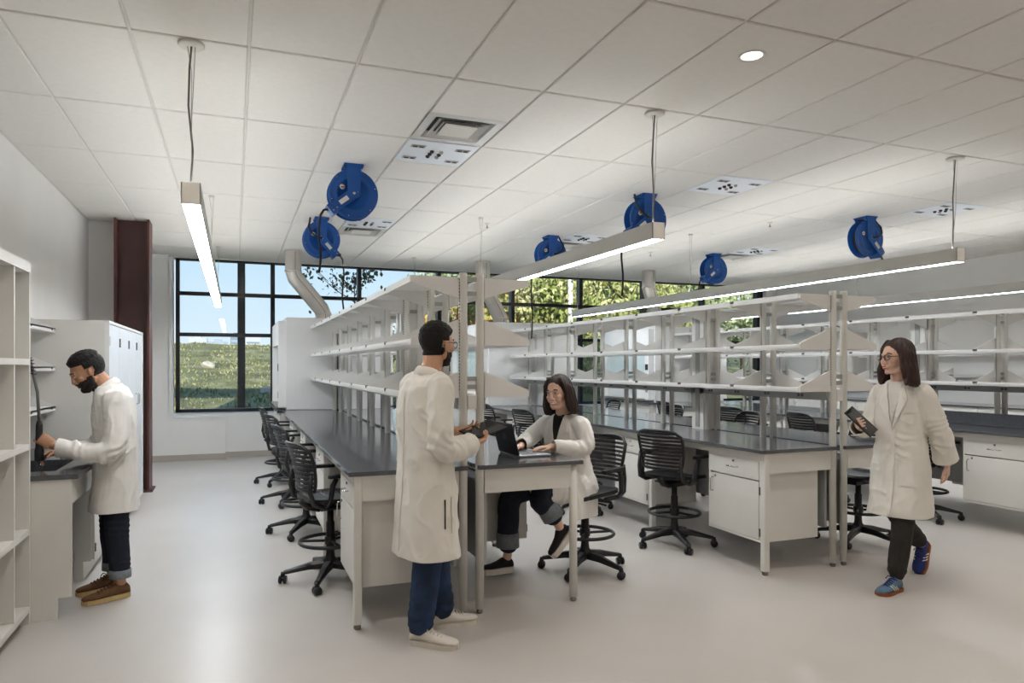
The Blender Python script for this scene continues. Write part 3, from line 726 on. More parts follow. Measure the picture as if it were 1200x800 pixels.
# ------------------------------------------------------------------ stools
def make_stool():
    t = thing('drafting_stool', 'x', 'stool', (0, 0, 0))
    MB().lathe([(.05, .10), (.055, .115), (.055, .145), (.034, .17), (.03, .2), (.03, .42), (.024, .43), (.024, .55)], n=20).build('column', 'black_plastic', t)
    for k in range(5):
        a = 2*PI*k/5+.3; ca, sa = math.cos(a), math.sin(a)
        m = MB()
        rr = []
        for rad, z, hw, hh in ((.03, .125, .034, .028), (.15, .115, .027, .022), (.28, .088, .02, .014), (.325, .08, .019, .012)):
            cx, cy = ca*rad, sa*rad
            rr.append([(cx-sa*hw*p+0, cy+ca*hw*p, z+hh*q) for p, q in ((-1, -1), (1, -1), (1, .4), (.6, 1), (-.6, 1), (-1, .4))])
        m.loft(rr, False); l = m.build('base_leg', 'black_plastic', t)
        cx, cy = ca*.33, sa*.33; b_ = a+1.1+k*.9
        cm = MB(); dx, dy = math.cos(b_), math.sin(b_)
        for s in (-1, 1):
            cm.tube([(cx+dx*s*.008, cy+dy*s*.008, .03), (cx+dx*s*.026, cy+dy*s*.026, .03)], [.03, .028], 18)
        cm.cyl((cx-dx*.01, cy-dy*.01, .03), (cx+dx*.01, cy+dy*.01, .03), .012, n=10)
        cm.tube([(cx, cy, .05), (cx, cy, .085)], [.02, .012], 12)
        cm.build('caster', 'black_plastic', l)
    ring = [(.215*math.cos(2*PI*k/36), .215*math.sin(2*PI*k/36), .285) for k in range(36)]
    fr = MB().tube(ring, .0135, 10, closed=True).build('foot_ring', 'black_plastic', t)
    sp = MB().lathe([(.034, .26), (.04, .265), (.04, .315), (.034, .32)], n=18)
    for k in range(3): a = 2*PI*k/3+.5; sp.tube([(.03*math.cos(a), .03*math.sin(a), .285), (.21*math.cos(a), .21*math.sin(a), .285)], .010, 8)
    sp.build('spoke_hub', 'black_plastic', fr)
    MB().box(-.09, .12, -.06, .06, .515, .55).tube([(-.08, 0, .535), (-.17, 0, .555), (-.215, 0, .60)], [.035, .03, .028], 10).tube([(0, .06, .53), (.02, .19, .525), (.03, .215, .525)], .007, 8).build('mechanism', 'black_plastic', t)
    # seat pan: curved ribbed surface
    m = MB(); nx, ny = 26, 14; V = []; F = []
    def sz(x, y):
        u, v = x/.215, y/.225
        return .592+.014*(u*u)*(1 if u < 0 else -1.4*u*u*.9)+.016*abs(v)**3
    def outline(u, v):        # square to rounded square
        k = 1-.10*(abs(u)**4)*(abs(v)**4)*2
        return k
    def put(z_off):
        b0 = len(V)
        for i in range(nx+1):
            for j in range(ny+1):
                u, v = -1+2*i/nx, -1+2*j/ny
                k = 1-.18*(u**4)*(v**4)
                x, y = u*.215*k, v*.225*k*(1-.05*(u < 0)*abs(u))
                rib = -.005 if (i % 2 and abs(v) < .8 and abs(u) < .9) else 0
                V.append((x+.01, y, sz(x, y)+z_off+(rib if z_off > 0 else 0)))
        return b0
    bt = put(.016); bb = put(-.012); W_ = ny+1
    for i in range(nx):
        for j in range(ny):
            q = (i*W_+j, (i+1)*W_+j, (i+1)*W_+j+1, i*W_+j+1); F.append(tuple(p+bt for p in q)); F.append(tuple(p+bb for p in reversed(q)))
    for i in range(nx):
        for j in (0, ny):
            q = (bt+i*W_+j, bt+(i+1)*W_+j, bb+(i+1)*W_+j, bb+i*W_+j); F.append(q if j == 0 else tuple(reversed(q)))
    for j in range(ny):
        for i in (0, nx):
            q = (bt+i*W_+j, bt+i*W_+j+1, bb+i*W_+j+1, bb+i*W_+j); F.append(q if i else tuple(reversed(q)))
    m.add(V, F, False); st = m.build('seat', 'black_plastic', t)
    # backrest rim and slats
    zb, zt = .685, 1.005
    def bx(y, z):
        return -.225-.10*((z-zb)/(zt-zb))**1.5*.75+.055*(y/.21)**2
    def hw(z):
        f = (z-zb)/(zt-zb); return .185+.03*math.sin(f*2.4)-.05*max(0, f-.85)/.15
    rim = []
    for k in range(9): z = zb+(zt-zb)*k/8*.97; rim.append((bx(hw(z), z), hw(z), z))
    for k in range(1, 10): y = hw(zt)*(1-2*k/10)*.92; rim.append((bx(y, zt), y, zt+.004*(1-abs(y)/.2)))
    for k in range(8, -1, -1): z = zb+(zt-zb)*k/8*.97; rim.append((bx(hw(z), z), -hw(z), z))
    for k in range(1, 10): y = -hw(zb)*(1-2*k/10); rim.append((bx(y, zb), y, zb-.004))
    bk = MB().tube(rim, .0125, 8, closed=True, flat=1.0).build('backrest', 'black_plastic', t)
    for k in range(10):
        z = zb+.026+k*.0305; h = .0095; m = MB(); rr = []
        for q in range(13):
            y = hw(z)*(1-2*q/12); x = bx(y, z)
            rr.append([(x-.005, y, z-h), (x+.005, y, z-h), (x+.005, y, z+h), (x-.005, y, z+h)])
        m.loft(rr, False).build('slat', 'black_plastic', bk)
    # side frames and arms
    for s in (-1, 1):
        MB().tube([(.02, s*.20, .565), (-.12, s*.215, .565), (-.20, s*.215, .60), (-.225, s*.205, .69), (-.215, s*.205, .80)], [.015, .017, .018, .016, .012], 10).build('side_frame', 'black_plastic', t)
        ar = MB().tube([(-.12, s*.222, .57), (-.10, s*.26, .62), (-.085, s*.268, .73), (-.06, s*.268, .775)], [.016, .018, .018, .016], 10).build('arm_support', 'black_plastic', t)
        rr = []
        for x, wd_, z in ((-.115, .018, .79), (-.10, .03, .792), (0, .034, .792), (.10, .033, .79), (.135, .02, .786)):
            rr.append([(x, s*.268-wd_, z-.012), (x, s*.268+wd_, z-.012), (x, s*.268+wd_*.85, z+.010), (x, s*.268-wd_*.85, z+.010)])
        MB().loft(rr, False).build('arm_pad', 'black_plastic', ar)
    return t
stool = make_stool(); scan(stool); first = [True]
def put_stool(x, y, deg, label):
    o = stool if first[0] else copy_tree(stool); first[0] = False
    o.location = (x, y, 0); o.rotation_euler = (0, 0, R(deg)); o['label'] = label; o['group'] = 'black drafting stools'
put_stool(.655, 5.10, 14, 'black slatted stool at the left island, nearest the camera on the entrance aisle')
put_stool(.63, 6.62, 8, 'second black stool from the camera along the left side of the left island')
put_stool(.62, 8.12, 12, 'third black stool from the camera along the left side of the left island')
put_stool(.60, 9.52, 5, 'farthest black stool along the left side of the left island')
put_stool(2.50, 4.67, 205, 'black slatted stool the laughing woman sits on')
put_stool(3.58, 5.06, 22, 'black slatted stool pulled up to the left side of the middle island in the foreground')
put_stool(3.50, 6.62, -28, 'black slatted stool at the middle island partly hidden behind the seated woman')
put_stool(3.60, 8.0, 12, 'black stool at the middle island, seen just left of the seated woman\'s head')
put_stool(3.60, 9.3, 6, 'black stool at the left side of the middle island, farthest, seen above the laptop')
put_stool(5.16, 4.58, 190, 'black stool at the right side of the middle island beside the walking woman')
put_stool(5.42, 6.55, 176, 'black stool at the right side of the middle island, second from the camera')
put_stool(5.42, 8.00, 184, 'black stool at the right side of the middle island, third from the camera')
put_stool(5.42, 9.60, 176, 'black stool at the right side of the middle island, farthest from the camera')
put_stool(6.60, 5.08, 10, 'black stool at the left side of the right island behind the walking woman')
put_stool(6.36, 6.22, -6, 'black stool at the left side of the right island, second from the camera')
put_stool(6.36, 7.45, 8, 'black stool at the left side of the right island, third from the camera')
put_stool(6.36, 8.90, -4, 'black stool at the left side of the right island, farthest from the camera')

# ------------------------------------------------------------------ laptop and outside
t = thing('laptop', 'open black laptop on the left island worktop in front of the seated woman', 'laptop', (1.80, 4.47, ZT+.001), R(2))
MB().cbox(0, .235, -.17, .17, 0, .016, .003).build('base', 'silver', t)
MB().box(.03, .14, -.15, .15, .016, .0175).build('keyboard', 'keys', t)
MB().box(.16, .22, -.05, .05, .016, .0168).build('touchpad', 'laptop', t)
ld = MB().cbox(-.004, .004, -.17, .17, 0, .225, .002).build('lid', 'laptop', t, (-.003, 0, .012), (0, R(-14), 0))
MB().box(.004, .0052, -.16, .16, .012, .215).build('display', 'screen', ld)
MB().tube([(-.0045, .02*math.cos(k*PI/10), .125+.02*math.sin(k*PI/10)) for k in range(20)], .0014, 6, closed=True).tube([(-.0045, -.008, .117), (-.0045, .008, .133)], .0012, 6).build('emblem', 'cable_dark', ld)
# ------------------------------------------------------------------ outside: bank, grass, trees, skyline
def gz(x, y):
    d = y-13
    z = -.25+ .099*max(0, d)-.0*d+.35*noise.noise(Vector((x*.09, y*.09, 0)))*min(1, d/8)+.12*noise.noise(Vector((x*.4, y*.4, 3)))*min(1, d/5)
    if y > 44: z -= (y-44)*.12
    return z
V = []; F = []; nx, ny = 110, 70
for j in range(ny+1):
    y = 12.9+(j/ny)**1.6*60
    for i in range(nx+1):
        x = -45+i/nx*110; V.append((x, y, gz(x, y)))
for j in range(ny):
    for i in range(nx): q = j*(nx+1)+i; F.append((q, q+1, q+nx+2, q+nx+1))
gr = struct(MB().add(V, F, True).build('ground', 'grass'), 'grassy bank rising outside the window')
struct(MB().box(-900, 900, 70, 1500, -6, -4.9).build('ground_far', 'city_c'), 'flat land beyond the bank')
# grass blades (stuff)
V = []; F = []
rg = random.Random(3)
for k in range(26000):
    y = 13.2+(rg.random()**1.5)*32; x = -12+rg.random()*26*(.5+y/45)
    z = gz(x, y); h = .04+.10*rg.random()*(1 if noise.noise(Vector((x*.5, y*.5, 9))) > -.1 else .35); a = rg.random()*PI; w_ = .012+.02*rg.random()+.0006*y
    lx, ly = (rg.random()-.5)*.12, (rg.random()-.5)*.12
    b0 = len(V); V += [(x-math.cos(a)*w_, y-math.sin(a)*w_, z-.02), (x+math.cos(a)*w_, y+math.sin(a)*w_, z-.02), (x+lx, y+ly, z+h)]; F.append((b0, b0+1, b0+2))
me = bpy.data.meshes.new('grass_blades'); me.from_pydata(V, [], F); o = place('grass_blades', me, 'blade_green'); o['kind'] = 'stuff'; o['label'] = 'green grass growing on the bank outside the window'; o['category'] = 'grass'
for k, (x, y, s, lab) in enumerate(((-.9, 30, .30, 'pale rock half buried in the grass, left of the window post'), (.95, 23, .22, 'pale rock in the grass right of the window post'), (-2.6, 30, .4, 'pale rock high on the grassy bank'), (-3.3, 37, .5, 'distant pale boulder near the top of the bank'))):
    m = MB().ell((0, 0, 0), (1, .8, .55)); m.v = [tuple(Vector(p)*(1+.55*noise.noise(Vector(p)*1.7+Vector((k*3, 0, 0))))) for p in m.v]
    o = tag(m.build('rock', 'rock', None, (x, y, gz(x, y)+.1)), lab, 'rock', 'rocks on the bank'); o.scale = (s, s, s)
# distant skyline
rg = random.Random(11)
bl = [(-40, 20, 34, 'city_b'), (-18, 22, 30, 'city_a'), (2, 12, 38, 'city_c'), (22, 18, 36, 'city_b'), (46, 18, 20, 'city_a'), (90, 36, 18, 'city_c'), (128, 30, 22, 'city_b'), (-75, 36, 18, 'city_c'), (-110, 30, 14, 'city_a'), (172, 44, 14, 'city_c')]
for k, (x, w_, h, mt) in enumerate(bl):
    t = thing('distant_building', 'small pale building on the hazy skyline beyond the bank', 'building', (x, 900, -5), 0, 'skyline buildings')
    MB().box(-w_/2, w_/2, -10, 10, 0, h+6).build('walls', mt, t)
    for q in range(3): MB().box(-w_*.42, w_*.42, -10.2, -10, h*.55+q*h*.14+4, h*.55+q*h*.14+4+h*.06).build('window_band', 'city_c' if mt != 'city_c' else 'city_a', t)
    MB().box(-w_*.2, w_*.2, -5, 5, h+6, h+9).build('roof_plant', mt, t)
# trees
def leaf_cloud(n, fn, size, seed):
    rg = random.Random(seed); V = []; F = []
    for k in range(n):
        p = fn(rg); s = size*(.6+.8*rg.random())
        q = Euler((rg.random()*6, rg.random()*6, rg.random()*6)).to_matrix()
        b0 = len(V)
        for c_ in ((-.5, 0, 0), (0, -.33, .06), (.55, 0, 0), (0, .33, .06)): V.append(tuple(p+q @ (Vector(c_)*s)))
        F.append((b0, b0+1, b0+2, b0+3))
    me = bpy.data.meshes.new('foliage'); me.from_pydata(V, [], F); return me
def tree(x, y, h, cr, leafmat, n, size, label, seed, sparse=False, trunk=.12):
    z0 = gz(x, y)-.1
    t = thing('tree', label, 'tree', (x, y, z0), 0, 'trees outside the window')
    rg = random.Random(seed); br = []; tips = []
    top = Vector((.3*cr*(rg.random()-.5), .2*cr*(rg.random()-.5), h))
    MB().tube([(0, 0, 0), (top.x*.2, top.y*.2, h*.35), (top.x*.6, top.y*.6, h*.7), top], [trunk, trunk*.8, trunk*.45, trunk*.12], 9).build('trunk', 'bark', t)
    m = MB()
    for k in range(16 if sparse else 9):
        f = .22+.7*rg.random(); st = Vector((top.x*f, top.y*f, h*f)); a = rg.random()*2*PI; L = cr*(.5+.6*rg.random())*(1.15-f*.6)
        en = st+Vector((math.cos(a)*L, math.sin(a)*L, L*(.5+.7*rg.random())))
        md = st.lerp(en, .5)+Vector((0, 0, -.06*L))
        m.tube([st, md, en], [trunk*.28, trunk*.18, trunk*.06], 6); tips += [st.lerp(en, .55), st.lerp(en, .8), en, md]
        for q in range(3):
            b2 = st.lerp(en, .35+.5*rg.random()); a2 = a+(rg.random()-.5)*2.4; e2 = b2+Vector((math.cos(a2), math.sin(a2), .5+rg.random()*.6))*L*.4
            m.tube([b2, e2], [trunk*.12, trunk*.04], 5); tips += [e2, b2.lerp(e2, .6)]
    m.build('branches', 'bark', t)
    sp = .16*cr if sparse else .42*cr
    def fn(rg):
        c_ = tips[rg.randrange(len(tips))]; return c_+Vector((rg.gauss(0, sp*.6), rg.gauss(0, sp*.6), rg.gauss(0, sp*.5)))
    o = place('foliage', leaf_cloud(n, fn, size, seed+5), leafmat, t); o['kind'] = 'stuff'
    return t
tree(2.55, 15.2, 3.6, 1.35, 'leaf_dark', 1500, .085, 'thin young tree with sparse dark leaves close to the window', 4, True, .05)
tree(4.9, 15.4, 3.3, .95, 'leaf_yellow', 2600, .085, 'young yellow-green tree close to the window behind the post pair', 9, True, .05)
specs = [(8.2, 24, 7.0, 3.0, 'leaf_green', 'dense green tree beyond the window, left of the white pole'),
         (11.6, 25, 7.4, 3.2, 'leaf_green', 'dense green tree beyond the window, right of the white pole'),
         (9.6, 21, 3.4, 2.0, 'leaf_yellow', 'low yellow shrub tree in front of the green trees'),
         (7.3, 22, 3.2, 1.9, 'leaf_rust', 'low rust-coloured shrub tree beside the yellow one'),
         (15.2, 26, 7.2, 3.2, 'leaf_green', 'dense green tree beyond the middle island hood'),
         (19.0, 27, 7.0, 3.2, 'leaf_green', 'dense green tree farthest to the right outside'),
         (12.8, 21, 3.6, 2.2, 'leaf_yellow', 'yellow-green shrub tree near the white pole'),
         (17.2, 22, 3.4, 2.2, 'leaf_green', 'green shrub tree far to the right outside'),
         (23.0, 27, 7.0, 3.4, 'leaf_yellow', 'tall yellowing tree at the far right outside')]
for k, (x, y, h, cr, mt, lab) in enumerate(specs): tree(x, y, h, cr, mt, 11000 if h > 5 else 5000, .15, lab, 20+k)
tag(MB().tube([(9.92, 19.5, 0), (9.92, 19.5, 8)], .085, 14).build('utility_pole', 'pole_white'), 'white pole standing outside the window among the trees', 'pole')
tag(MB().cbox(.06, .19, 13.05, 13.25, -.4, 4.4, .01).build('canopy_post', 'black_frame'), 'dark steel post standing just outside the window', 'post')
# ------------------------------------------------------------------ people
def remesh(mb, vox, smooth=4, fac=.5):
    me = mb.mesh('tmp'); o = bpy.data.objects.new('tmp', me); COL.objects.link(o)
    r = o.modifiers.new('r', 'REMESH'); r.mode = 'VOXEL'; r.voxel_size = vox; r.use_smooth_shade = True
    if smooth: s = o.modifiers.new('s', 'SMOOTH'); s.iterations = smooth; s.factor = fac
    dg = bpy.context.evaluated_depsgraph_get(); out = bpy.data.meshes.new_from_object(o.evaluated_get(dg))
    bpy.data.objects.remove(o, do_unlink=True); bpy.data.meshes.remove(me)
    return out
def displace(me, fn):
    me.update(); no = [v.normal.copy() for v in me.vertices]
    for v, n in zip(me.vertices, no): v.co = v.co+n*fn(v.co, n)
    me.update()
def N(p, s, o=0): return noise.noise(Vector((p.x*s[0]+o, p.y*s[1]+o*.7, p.z*s[2]-o)))
def wrinkle(amp, fold=1., seams=()):
    def fn(p, n):
        r1 = 1-abs(N(p, (7, 7, 2.0)))*2.6; r2 = 1-abs(N(p, (10, 10, 6), 9))*2.6
        a = (r1*abs(r1)*.9*fold + r2*abs(r2)*.75 + N(p, (18, 18, 12), 5)*.35)
        for sm in seams:
            c, r = Vector(sm[0]), sm[1]; d = (p-c).length
            if d < r:
                k = 1-d/r; k = k*k*(3-2*k); ax = Vector(sm[2]).normalized() if len(sm) > 2 else Vector((0, 0, 1))
                q = (p-c).dot(ax); a += k*.8*math.sin(q*120+9*N(p, (8, 8, 8), 2))
        return amp*a
    return fn
def cut(me, point, normal, radius, lip=.004):
    """trim cloth at a plane close to point so that a hem or cuff ends in a clean open edge"""
    bm = bmesh.new(); bm.from_mesh(me); p, n = Vector(point), Vector(normal).normalized()
    near = [f for f in bm.faces if (f.calc_center_median()-p).length < radius]
    geom = list({v for f in near for v in f.verts})+list({e_ for f in near for e_ in f.edges})+near
    bmesh.ops.bisect_plane(bm, geom=geom, plane_co=p, plane_no=n)
    kill = [f for f in bm.faces if (f.calc_center_median()-p).length < radius and (f.calc_center_median()-p).dot(n) > 1e-5]
    bmesh.ops.delete(bm, geom=kill, context='FACES')
    # turn the edge in to give the cloth thickness
    ed = [e_ for e_ in bm.edges if e_.is_boundary and (e_.verts[0].co-p).length < radius and abs((e_.verts[0].co-p).dot(n)) < 1e-3]
    if ed:
        c = sum((e_.verts[0].co for e_ in ed), Vector())/len(ed)
        for dn_, sh in ((0., .006), (-.035, .002)):
            ex = bmesh.ops.extrude_edge_only(bm, edges=ed)['geom']
            for v in [g_ for g_ in ex if isinstance(g_, bmesh.types.BMVert)]:
                rad = (c-v.co); rad -= n*rad.dot(n); v.co += rad.normalized()*sh+n*dn_
            ed = [g_ for g_ in ex if isinstance(g_, bmesh.types.BMEdge)]
    bm.to_mesh(me); bm.free(); me.update()
def oval(c, a, b, tilt=0., n=28, e=2.4, yaw=0.):
    c = Vector(c); m = Euler((0, tilt, yaw)).to_matrix(); P = []
    for k in range(n):
        t = 2*PI*k/n; ct, st = math.cos(t), math.sin(t)
        P.append(c+m @ Vector((a*math.copysign(abs(ct)**(2/e), ct), b*math.copysign(abs(st)**(2/e), st), 0)))
    return P
def sub(path, rad, k=4):      # smooth path
    path = [Vector(p) for p in path]; P = []; r = []
    for i in range(len(path)-1):
        p0 = path[max(i-1, 0)]; p1 = path[i]; p2 = path[i+1]; p3 = path[min(i+2, len(path)-1)]
        for q in range(k):
            t = q/k
            P.append(.5*((2*p1)+(p2-p0)*t+(2*p0-5*p1+4*p2-p3)*t*t+(3*p1-p0-3*p2+p3)*t**3)); r.append(rad[i]*(1-t)+rad[i+1]*t)
    P.append(path[-1]); r.append(rad[-1]); return P, r
def hand(mb, wrist, d, palm, side, curl, thumb=(.5, .3), sc=1., spread=.1):
    """d: direction wrist->knuckles, palm: the way the palm faces, side: +1 when thumb lies along palm x d"""
    d = Vector(d).normalized(); p = Vector(palm); p = (p-d*p.dot(d)).normalized(); b = d.cross(p).normalized()*side
    W = Vector(wrist)
    rr = []
    for f, hw_, hh_ in ((-.015, .026, .019), (.02, .033, .017), (.055, .040, .015), (.085, .041, .013), (.095, .036, .009)):
        c = W+d*f*sc; rr.append([c+b*(hw_*sc*math.cos(2*PI*k/12))+p*(hh_*sc*math.sin(2*PI*k/12)) for k in range(12)])
    mb.loft(rr)
    L = [.078, .088, .082, .064]
    for i in range(4):
        o = (1.5-i)*.0205; base = W+d*.078*sc+b*o*sc; a = 0.; cu = curl[i]; pt = base; P = [W+d*.05*sc+b*o*.8*sc, base]
        dd = (d+b*o*spread*10*.4).normalized()
        for seg, fr in ((.45, .75), (.32, 1.), (.25, .8)):
            a += cu*fr; v = dd*math.cos(a)+p*math.sin(a); pt = pt+v*L[i]*seg*sc; P.append(pt)
        mb.cap_tube(P, [.0095*sc, .0093*sc, .0086*sc, .0078*sc, .0066*sc], 10)
    tb = W+d*.022*sc+b*.026*sc; v1 = (d*.62+b*(.75-thumb[1]*.5)+p*thumb[1]).normalized(); v2 = (d*.85+b*(.25-thumb[0]*.5)+p*thumb[0]).normalized()
    mb.cap_tube([W+d*.012*sc+b*.012*sc, tb, tb+v1*.04*sc, tb+v1*.04*sc+v2*.032*sc, tb+v1*.04*sc+v2*.056*sc], [.014*sc, .0135*sc, .0115*sc, .0098*sc, .0078*sc], 10)
def head_frame(c, yaw, pitch, roll=0.):
    return Matrix.Translation(Vector(c)) @ (Euler((0, 0, yaw)).to_matrix() @ Euler((roll, pitch, 0)).to_matrix()).to_4x4()
def head_parts(mb, Mh, fem=False, smile=False):
    h = MB(); j = .92 if fem else 1.
    h.ell((-.012, 0, .032), (.100, .077, .092), None, 24, 16)
    h.ell((.012, 0, .012), (.086, .070, .085), None, 24, 16)
    h.ell((.032, 0, -.045), (.060, .056*j, .070), None, 20, 14)
    h.ell((.062, 0, -.098 if not fem else -.094), (.026, .028*j, .018))
    for s in (-1, 1):
        h.tube([(-.01, s*.062*j, -.045), (.03, s*.05*j, -.085), (.065, s*.014, -.104)], [.018, .018, .014], 10)
        h.ell((.064, s*.040, -.022), (.024, .024, .020))
        h.ell((-.004, s*.079, -.008), (.019, .007, .031), Euler((0, R(-12), s*R(-18))).to_matrix())
        h.ell((.004, s*.083, -.006), (.009, .006, .022), Euler((0, R(-12), s*R(-18))).to_matrix())
        h.ell((.099, s*.012, -.036), (.011, .009, .008))
        h.ell((.0835, s*.031, .0075), (.010, .016, .0075))          # lids
    bo = -.004 if fem else 0
    h.tube([(.076+bo, -.045, .026), (.092+bo, -.02, .030), (.094+bo, 0, .028), (.092+bo, .02, .030), (.076+bo, .045, .026)], [.010, .0105, .010, .0105, .010], 10)
    if fem: h.ell((.030, 0, .048), (.054, .054, .048)); [h.ell((.060, s*.034, -.040), (.028, .024, .026)) for s in (-1, 1)]
    nf = .8 if fem else 1.
    h.cap_tube([(.092+bo, 0, .022), (.099+bo*.6, 0, 0.0), (.110+bo*.5, 0, -.028)], [.0095*nf, .0105*nf, .0118*nf], 12)
    h.ell((.106+bo*.5, 0, -.034), (.0125, .0115*nf, .0095))
    h.ell((.085, 0, -.060), (.017, .028, .015))
    h.tube([(.085, -.024, -.0625), (.0985, -.009, -.0595), (.0985, .009, -.0595), (.085, .024, -.0625)], [.0035, .0062, .0062, .0035], 8)
    h.tube([(.084, -.022, -.066), (.0965, -.008, -.0715), (.0965, .008, -.0715), (.084, .022, -.066)], [.0035, .0068, .0068, .0035], 8)
    h.xf(Mh); mb.v_off = len(mb.v); mb.add(h.v, h.f, True)
def face_details(root, body, Mh, hairmat, lipmat, smile=False):
    for s in (-1, 1):
        m = MB().ell((.0845, s*.031, .0065), (.0095, .0125, .0068)); e_ = m.xf(Mh).build('eye', 'eye_white', root)
        MB().ell((.0925, s*.031, .0065), (.0026, .0052, .0054)).xf(Mh).build('iris', 'iris', e_)
        MB().tube([(.090, s*.013, .030), (.0955, s*.025, .0345), (.090, s*.042, .0335), (.080, s*.050, .028)], [.003, .0042, .0036, .002], 8, flat=1.).xf(Mh).build('eyebrow', hairmat, root)
        MB().tube([(.0915, s*.018, .009), (.0958, s*.026, .0135), (.0935, s*.036, .0135), (.086, s*.045, .009)], .0014, 6).xf(Mh).build('eyelashes', 'hair_black', root)
    if smile:
        MB().tube([(.0835, -.031, -.056), (.0945, -.018, -.0635), (.1005, 0, -.0655), (.0945, .018, -.0635), (.0835, .031, -.056)], [.0018, .0046, .0055, .0046, .0018], 8).xf(Mh).build('teeth', 'teeth', root)
        MB().tube([(.083, -.034, -.054), (.0955, -.018, -.0585), (.102, 0, -.0595), (.0955, .018, -.0585), (.083, .034, -.054)], [.0015, .0032, .0036, .0032, .0015], 8).xf(Mh).build('lip', lipmat, root)
        MB().tube([(.083, -.033, -.056), (.0935, -.018, -.0685), (.099, 0, -.0735), (.0935, .018, -.0685), (.083, .033, -.056)], [.0015, .0036, .0046, .0036, .0015], 8).xf(Mh).build('lip', lipmat, root)
    else:
        MB().tube([(.086, -.024, -.0625), (.0992, -.009, -.0595), (.0992, .009, -.0595), (.086, .024, -.0625)], [.002, .0058, .0058, .002], 8).xf(Mh).build('lip', lipmat, root)
        MB().tube([(.085, -.022, -.066), (.0972, -.008, -.0715), (.0972, .008, -.0715), (.085, .022, -.066)], [.002, .0062, .0062, .002], 8).xf(Mh).build('lip', lipmat, root)
def from_body(body_me, Mh, fn, amp, maxr=.17):
    """a layer that follows the head: displaced copy of the head surface where fn(local)>0"""
    Mi = Mh.inverted(); bm = bmesh.new(); bm.from_mesh(body_me); bm.normal_update()
    keep = {}
    for v in bm.verts:
        l = Mi @ v.co
        k = fn(l) if l.length < maxr else -1
        keep[v.index] = k
    nrm = {v.index: v.normal.copy() for v in bm.verts}
    dead = [f for f in bm.faces if max(keep[v.index] for v in f.verts) <= 0]
    for v in bm.verts:
        k = max(-.25, min(1, keep[v.index])); v.co += nrm[v.index]*(amp*k*(1+.22*noise.noise(v.co*70)) if k > 0 else -.0025)
    bmesh.ops.delete(bm, geom=dead, context='FACES')
    me = bpy.data.meshes.new('layer'); bm.to_mesh(me); bm.free(); me.materials.clear()
    for p in me.polygons: p.use_smooth = True
    return me
def glasses(root, Mh, mat='black_frame'):
    m = MB()
    for s in (-1, 1):
        m.tube([(.110-.010*(abs(math.cos(2*PI*k/20))*(.6 if math.cos(2*PI*k/20)*s > 0 else .0)), s*.034+.025*math.cos(2*PI*k/20), .004+.019*math.sin(2*PI*k/20)) for k in range(20)], .0021, 6, closed=True)
        m.tube([(.105, s*.058, .012), (.085, s*.074, .013), (.02, s*.083, .014), (-.012, s*.085, .010), (-.03, s*.083, -.012)], .0022, 6)
    m.tube([(.111, -.009, .008), (.115, 0, .011), (.111, .009, .008)], .002, 6)
    g_ = m.xf(Mh).build('glasses', mat, root)
    for s in (-1, 1): MB().tube([(.1085, s*.034, .004), (.1095, s*.034, .004)], .0205, 20).xf(Mh).build('spectacle_lens', 'spectacle_glass', g_)
def shoe(root, ankle, yaw, pitch, up, sole, lace=None, L=.285, thick=.028, slip=False, name='shoe', stripes=None):
    """ankle: joint position in person space; built with x forward, sole bottom at z=0"""
    o = bpy.data.objects.new(name, None); COL.objects.link(o); o.parent = root; o.empty_display_size = .05
    hgt = .085
    # rotate about the ball of the foot when pitched
    Mx = Euler((0, pitch, yaw), 'XYZ').to_matrix()
    st = []
    prof = [(-.075, .022, .03), (-.072, .030, .06), (-.05, .036, .088), (-.01, .038, .092), (.03, .039, .082), (.07, .043, .062), (.115, .047, .048), (.155, .045, .042), (.19, .034, .036), (.205, .018, .028)]
    k = L/.285
    for x, hw_, h in prof:
        x *= k; hw_ *= min(1.05, k*1.02)
        st.append([(x, hw_*math.sin(a)*(1 if h < .07 else (1-.12*max(0, math.cos(a))))*1.0, thick*.7+(h-.004)*(.5-.5*math.cos(a)) if True else 0) for a in [2*PI*q/16 for q in range(16)]])
    st = [[(p[0], p[1], p[2]) for p in r] for r in st]
    u = MB().loft(st); u.build('upper', up, o)
    out = []
    n = 26
    def edge(x):
        for i in range(len(prof)-1):
            if prof[i][0]*k <= x <= prof[i+1][0]*k: t = (x-prof[i][0]*k)/((prof[i+1][0]-prof[i][0])*k); return (prof[i][1]*(1-t)+prof[i+1][1]*t)+.004
        return .01
    xs = [-.079*k]+[(-.075+.28*i/14)*k for i in range(15)]+[.2085*k]
    pol = [(x, -(edge(x) if 0 < i < len(xs)-1 else .012)) for i, x in enumerate(xs)]+[(x, (edge(x) if 0 < i < len(xs)-1 else .012)) for i, x in reversed(list(enumerate(xs)))]
    MB().prism(pol, 0, thick, 'z').build('sole', sole, o)
    if slip is False and lace:
        for q in range(5):
            x = (.03+.02*q)*k; z = .083-.0075*q*1.0+thick*.55
            MB().tube([(x, -.022, z-.010), (x+.006, 0, z+.004), (x, .022, z-.010)], .0042, 6).build('lace', lace, o)
        MB().tube([(.022*k, 0, .093+thick*.5), (.03*k, .025, .098+thick*.5), (.04*k, .04, .080+thick*.5), (.03*k, .022, .086+thick*.5), (.022*k, 0, .093+thick*.5), (.03*k, -.025, .098+thick*.5), (.042*k, -.038, .078+thick*.5)], .0032, 6).build('lace', lace, o)
    if stripes:
        for s in (-1, 1):
            for q in range(3):
                x = (.045+.024*q)*k
                MB().tube([(x-.018, s*.0455*k, thick+.004), (x-.004, s*.0435*k, thick+.02), (x+.012, s*.030*k, thick+.040)], .0045, 6).build('stripe', stripes, o)
    a = Vector(ankle); o.rotation_euler = Mx.to_euler(); o.location = a-Mx @ Vector((-.02, 0, .075+thick*.6))
    return o
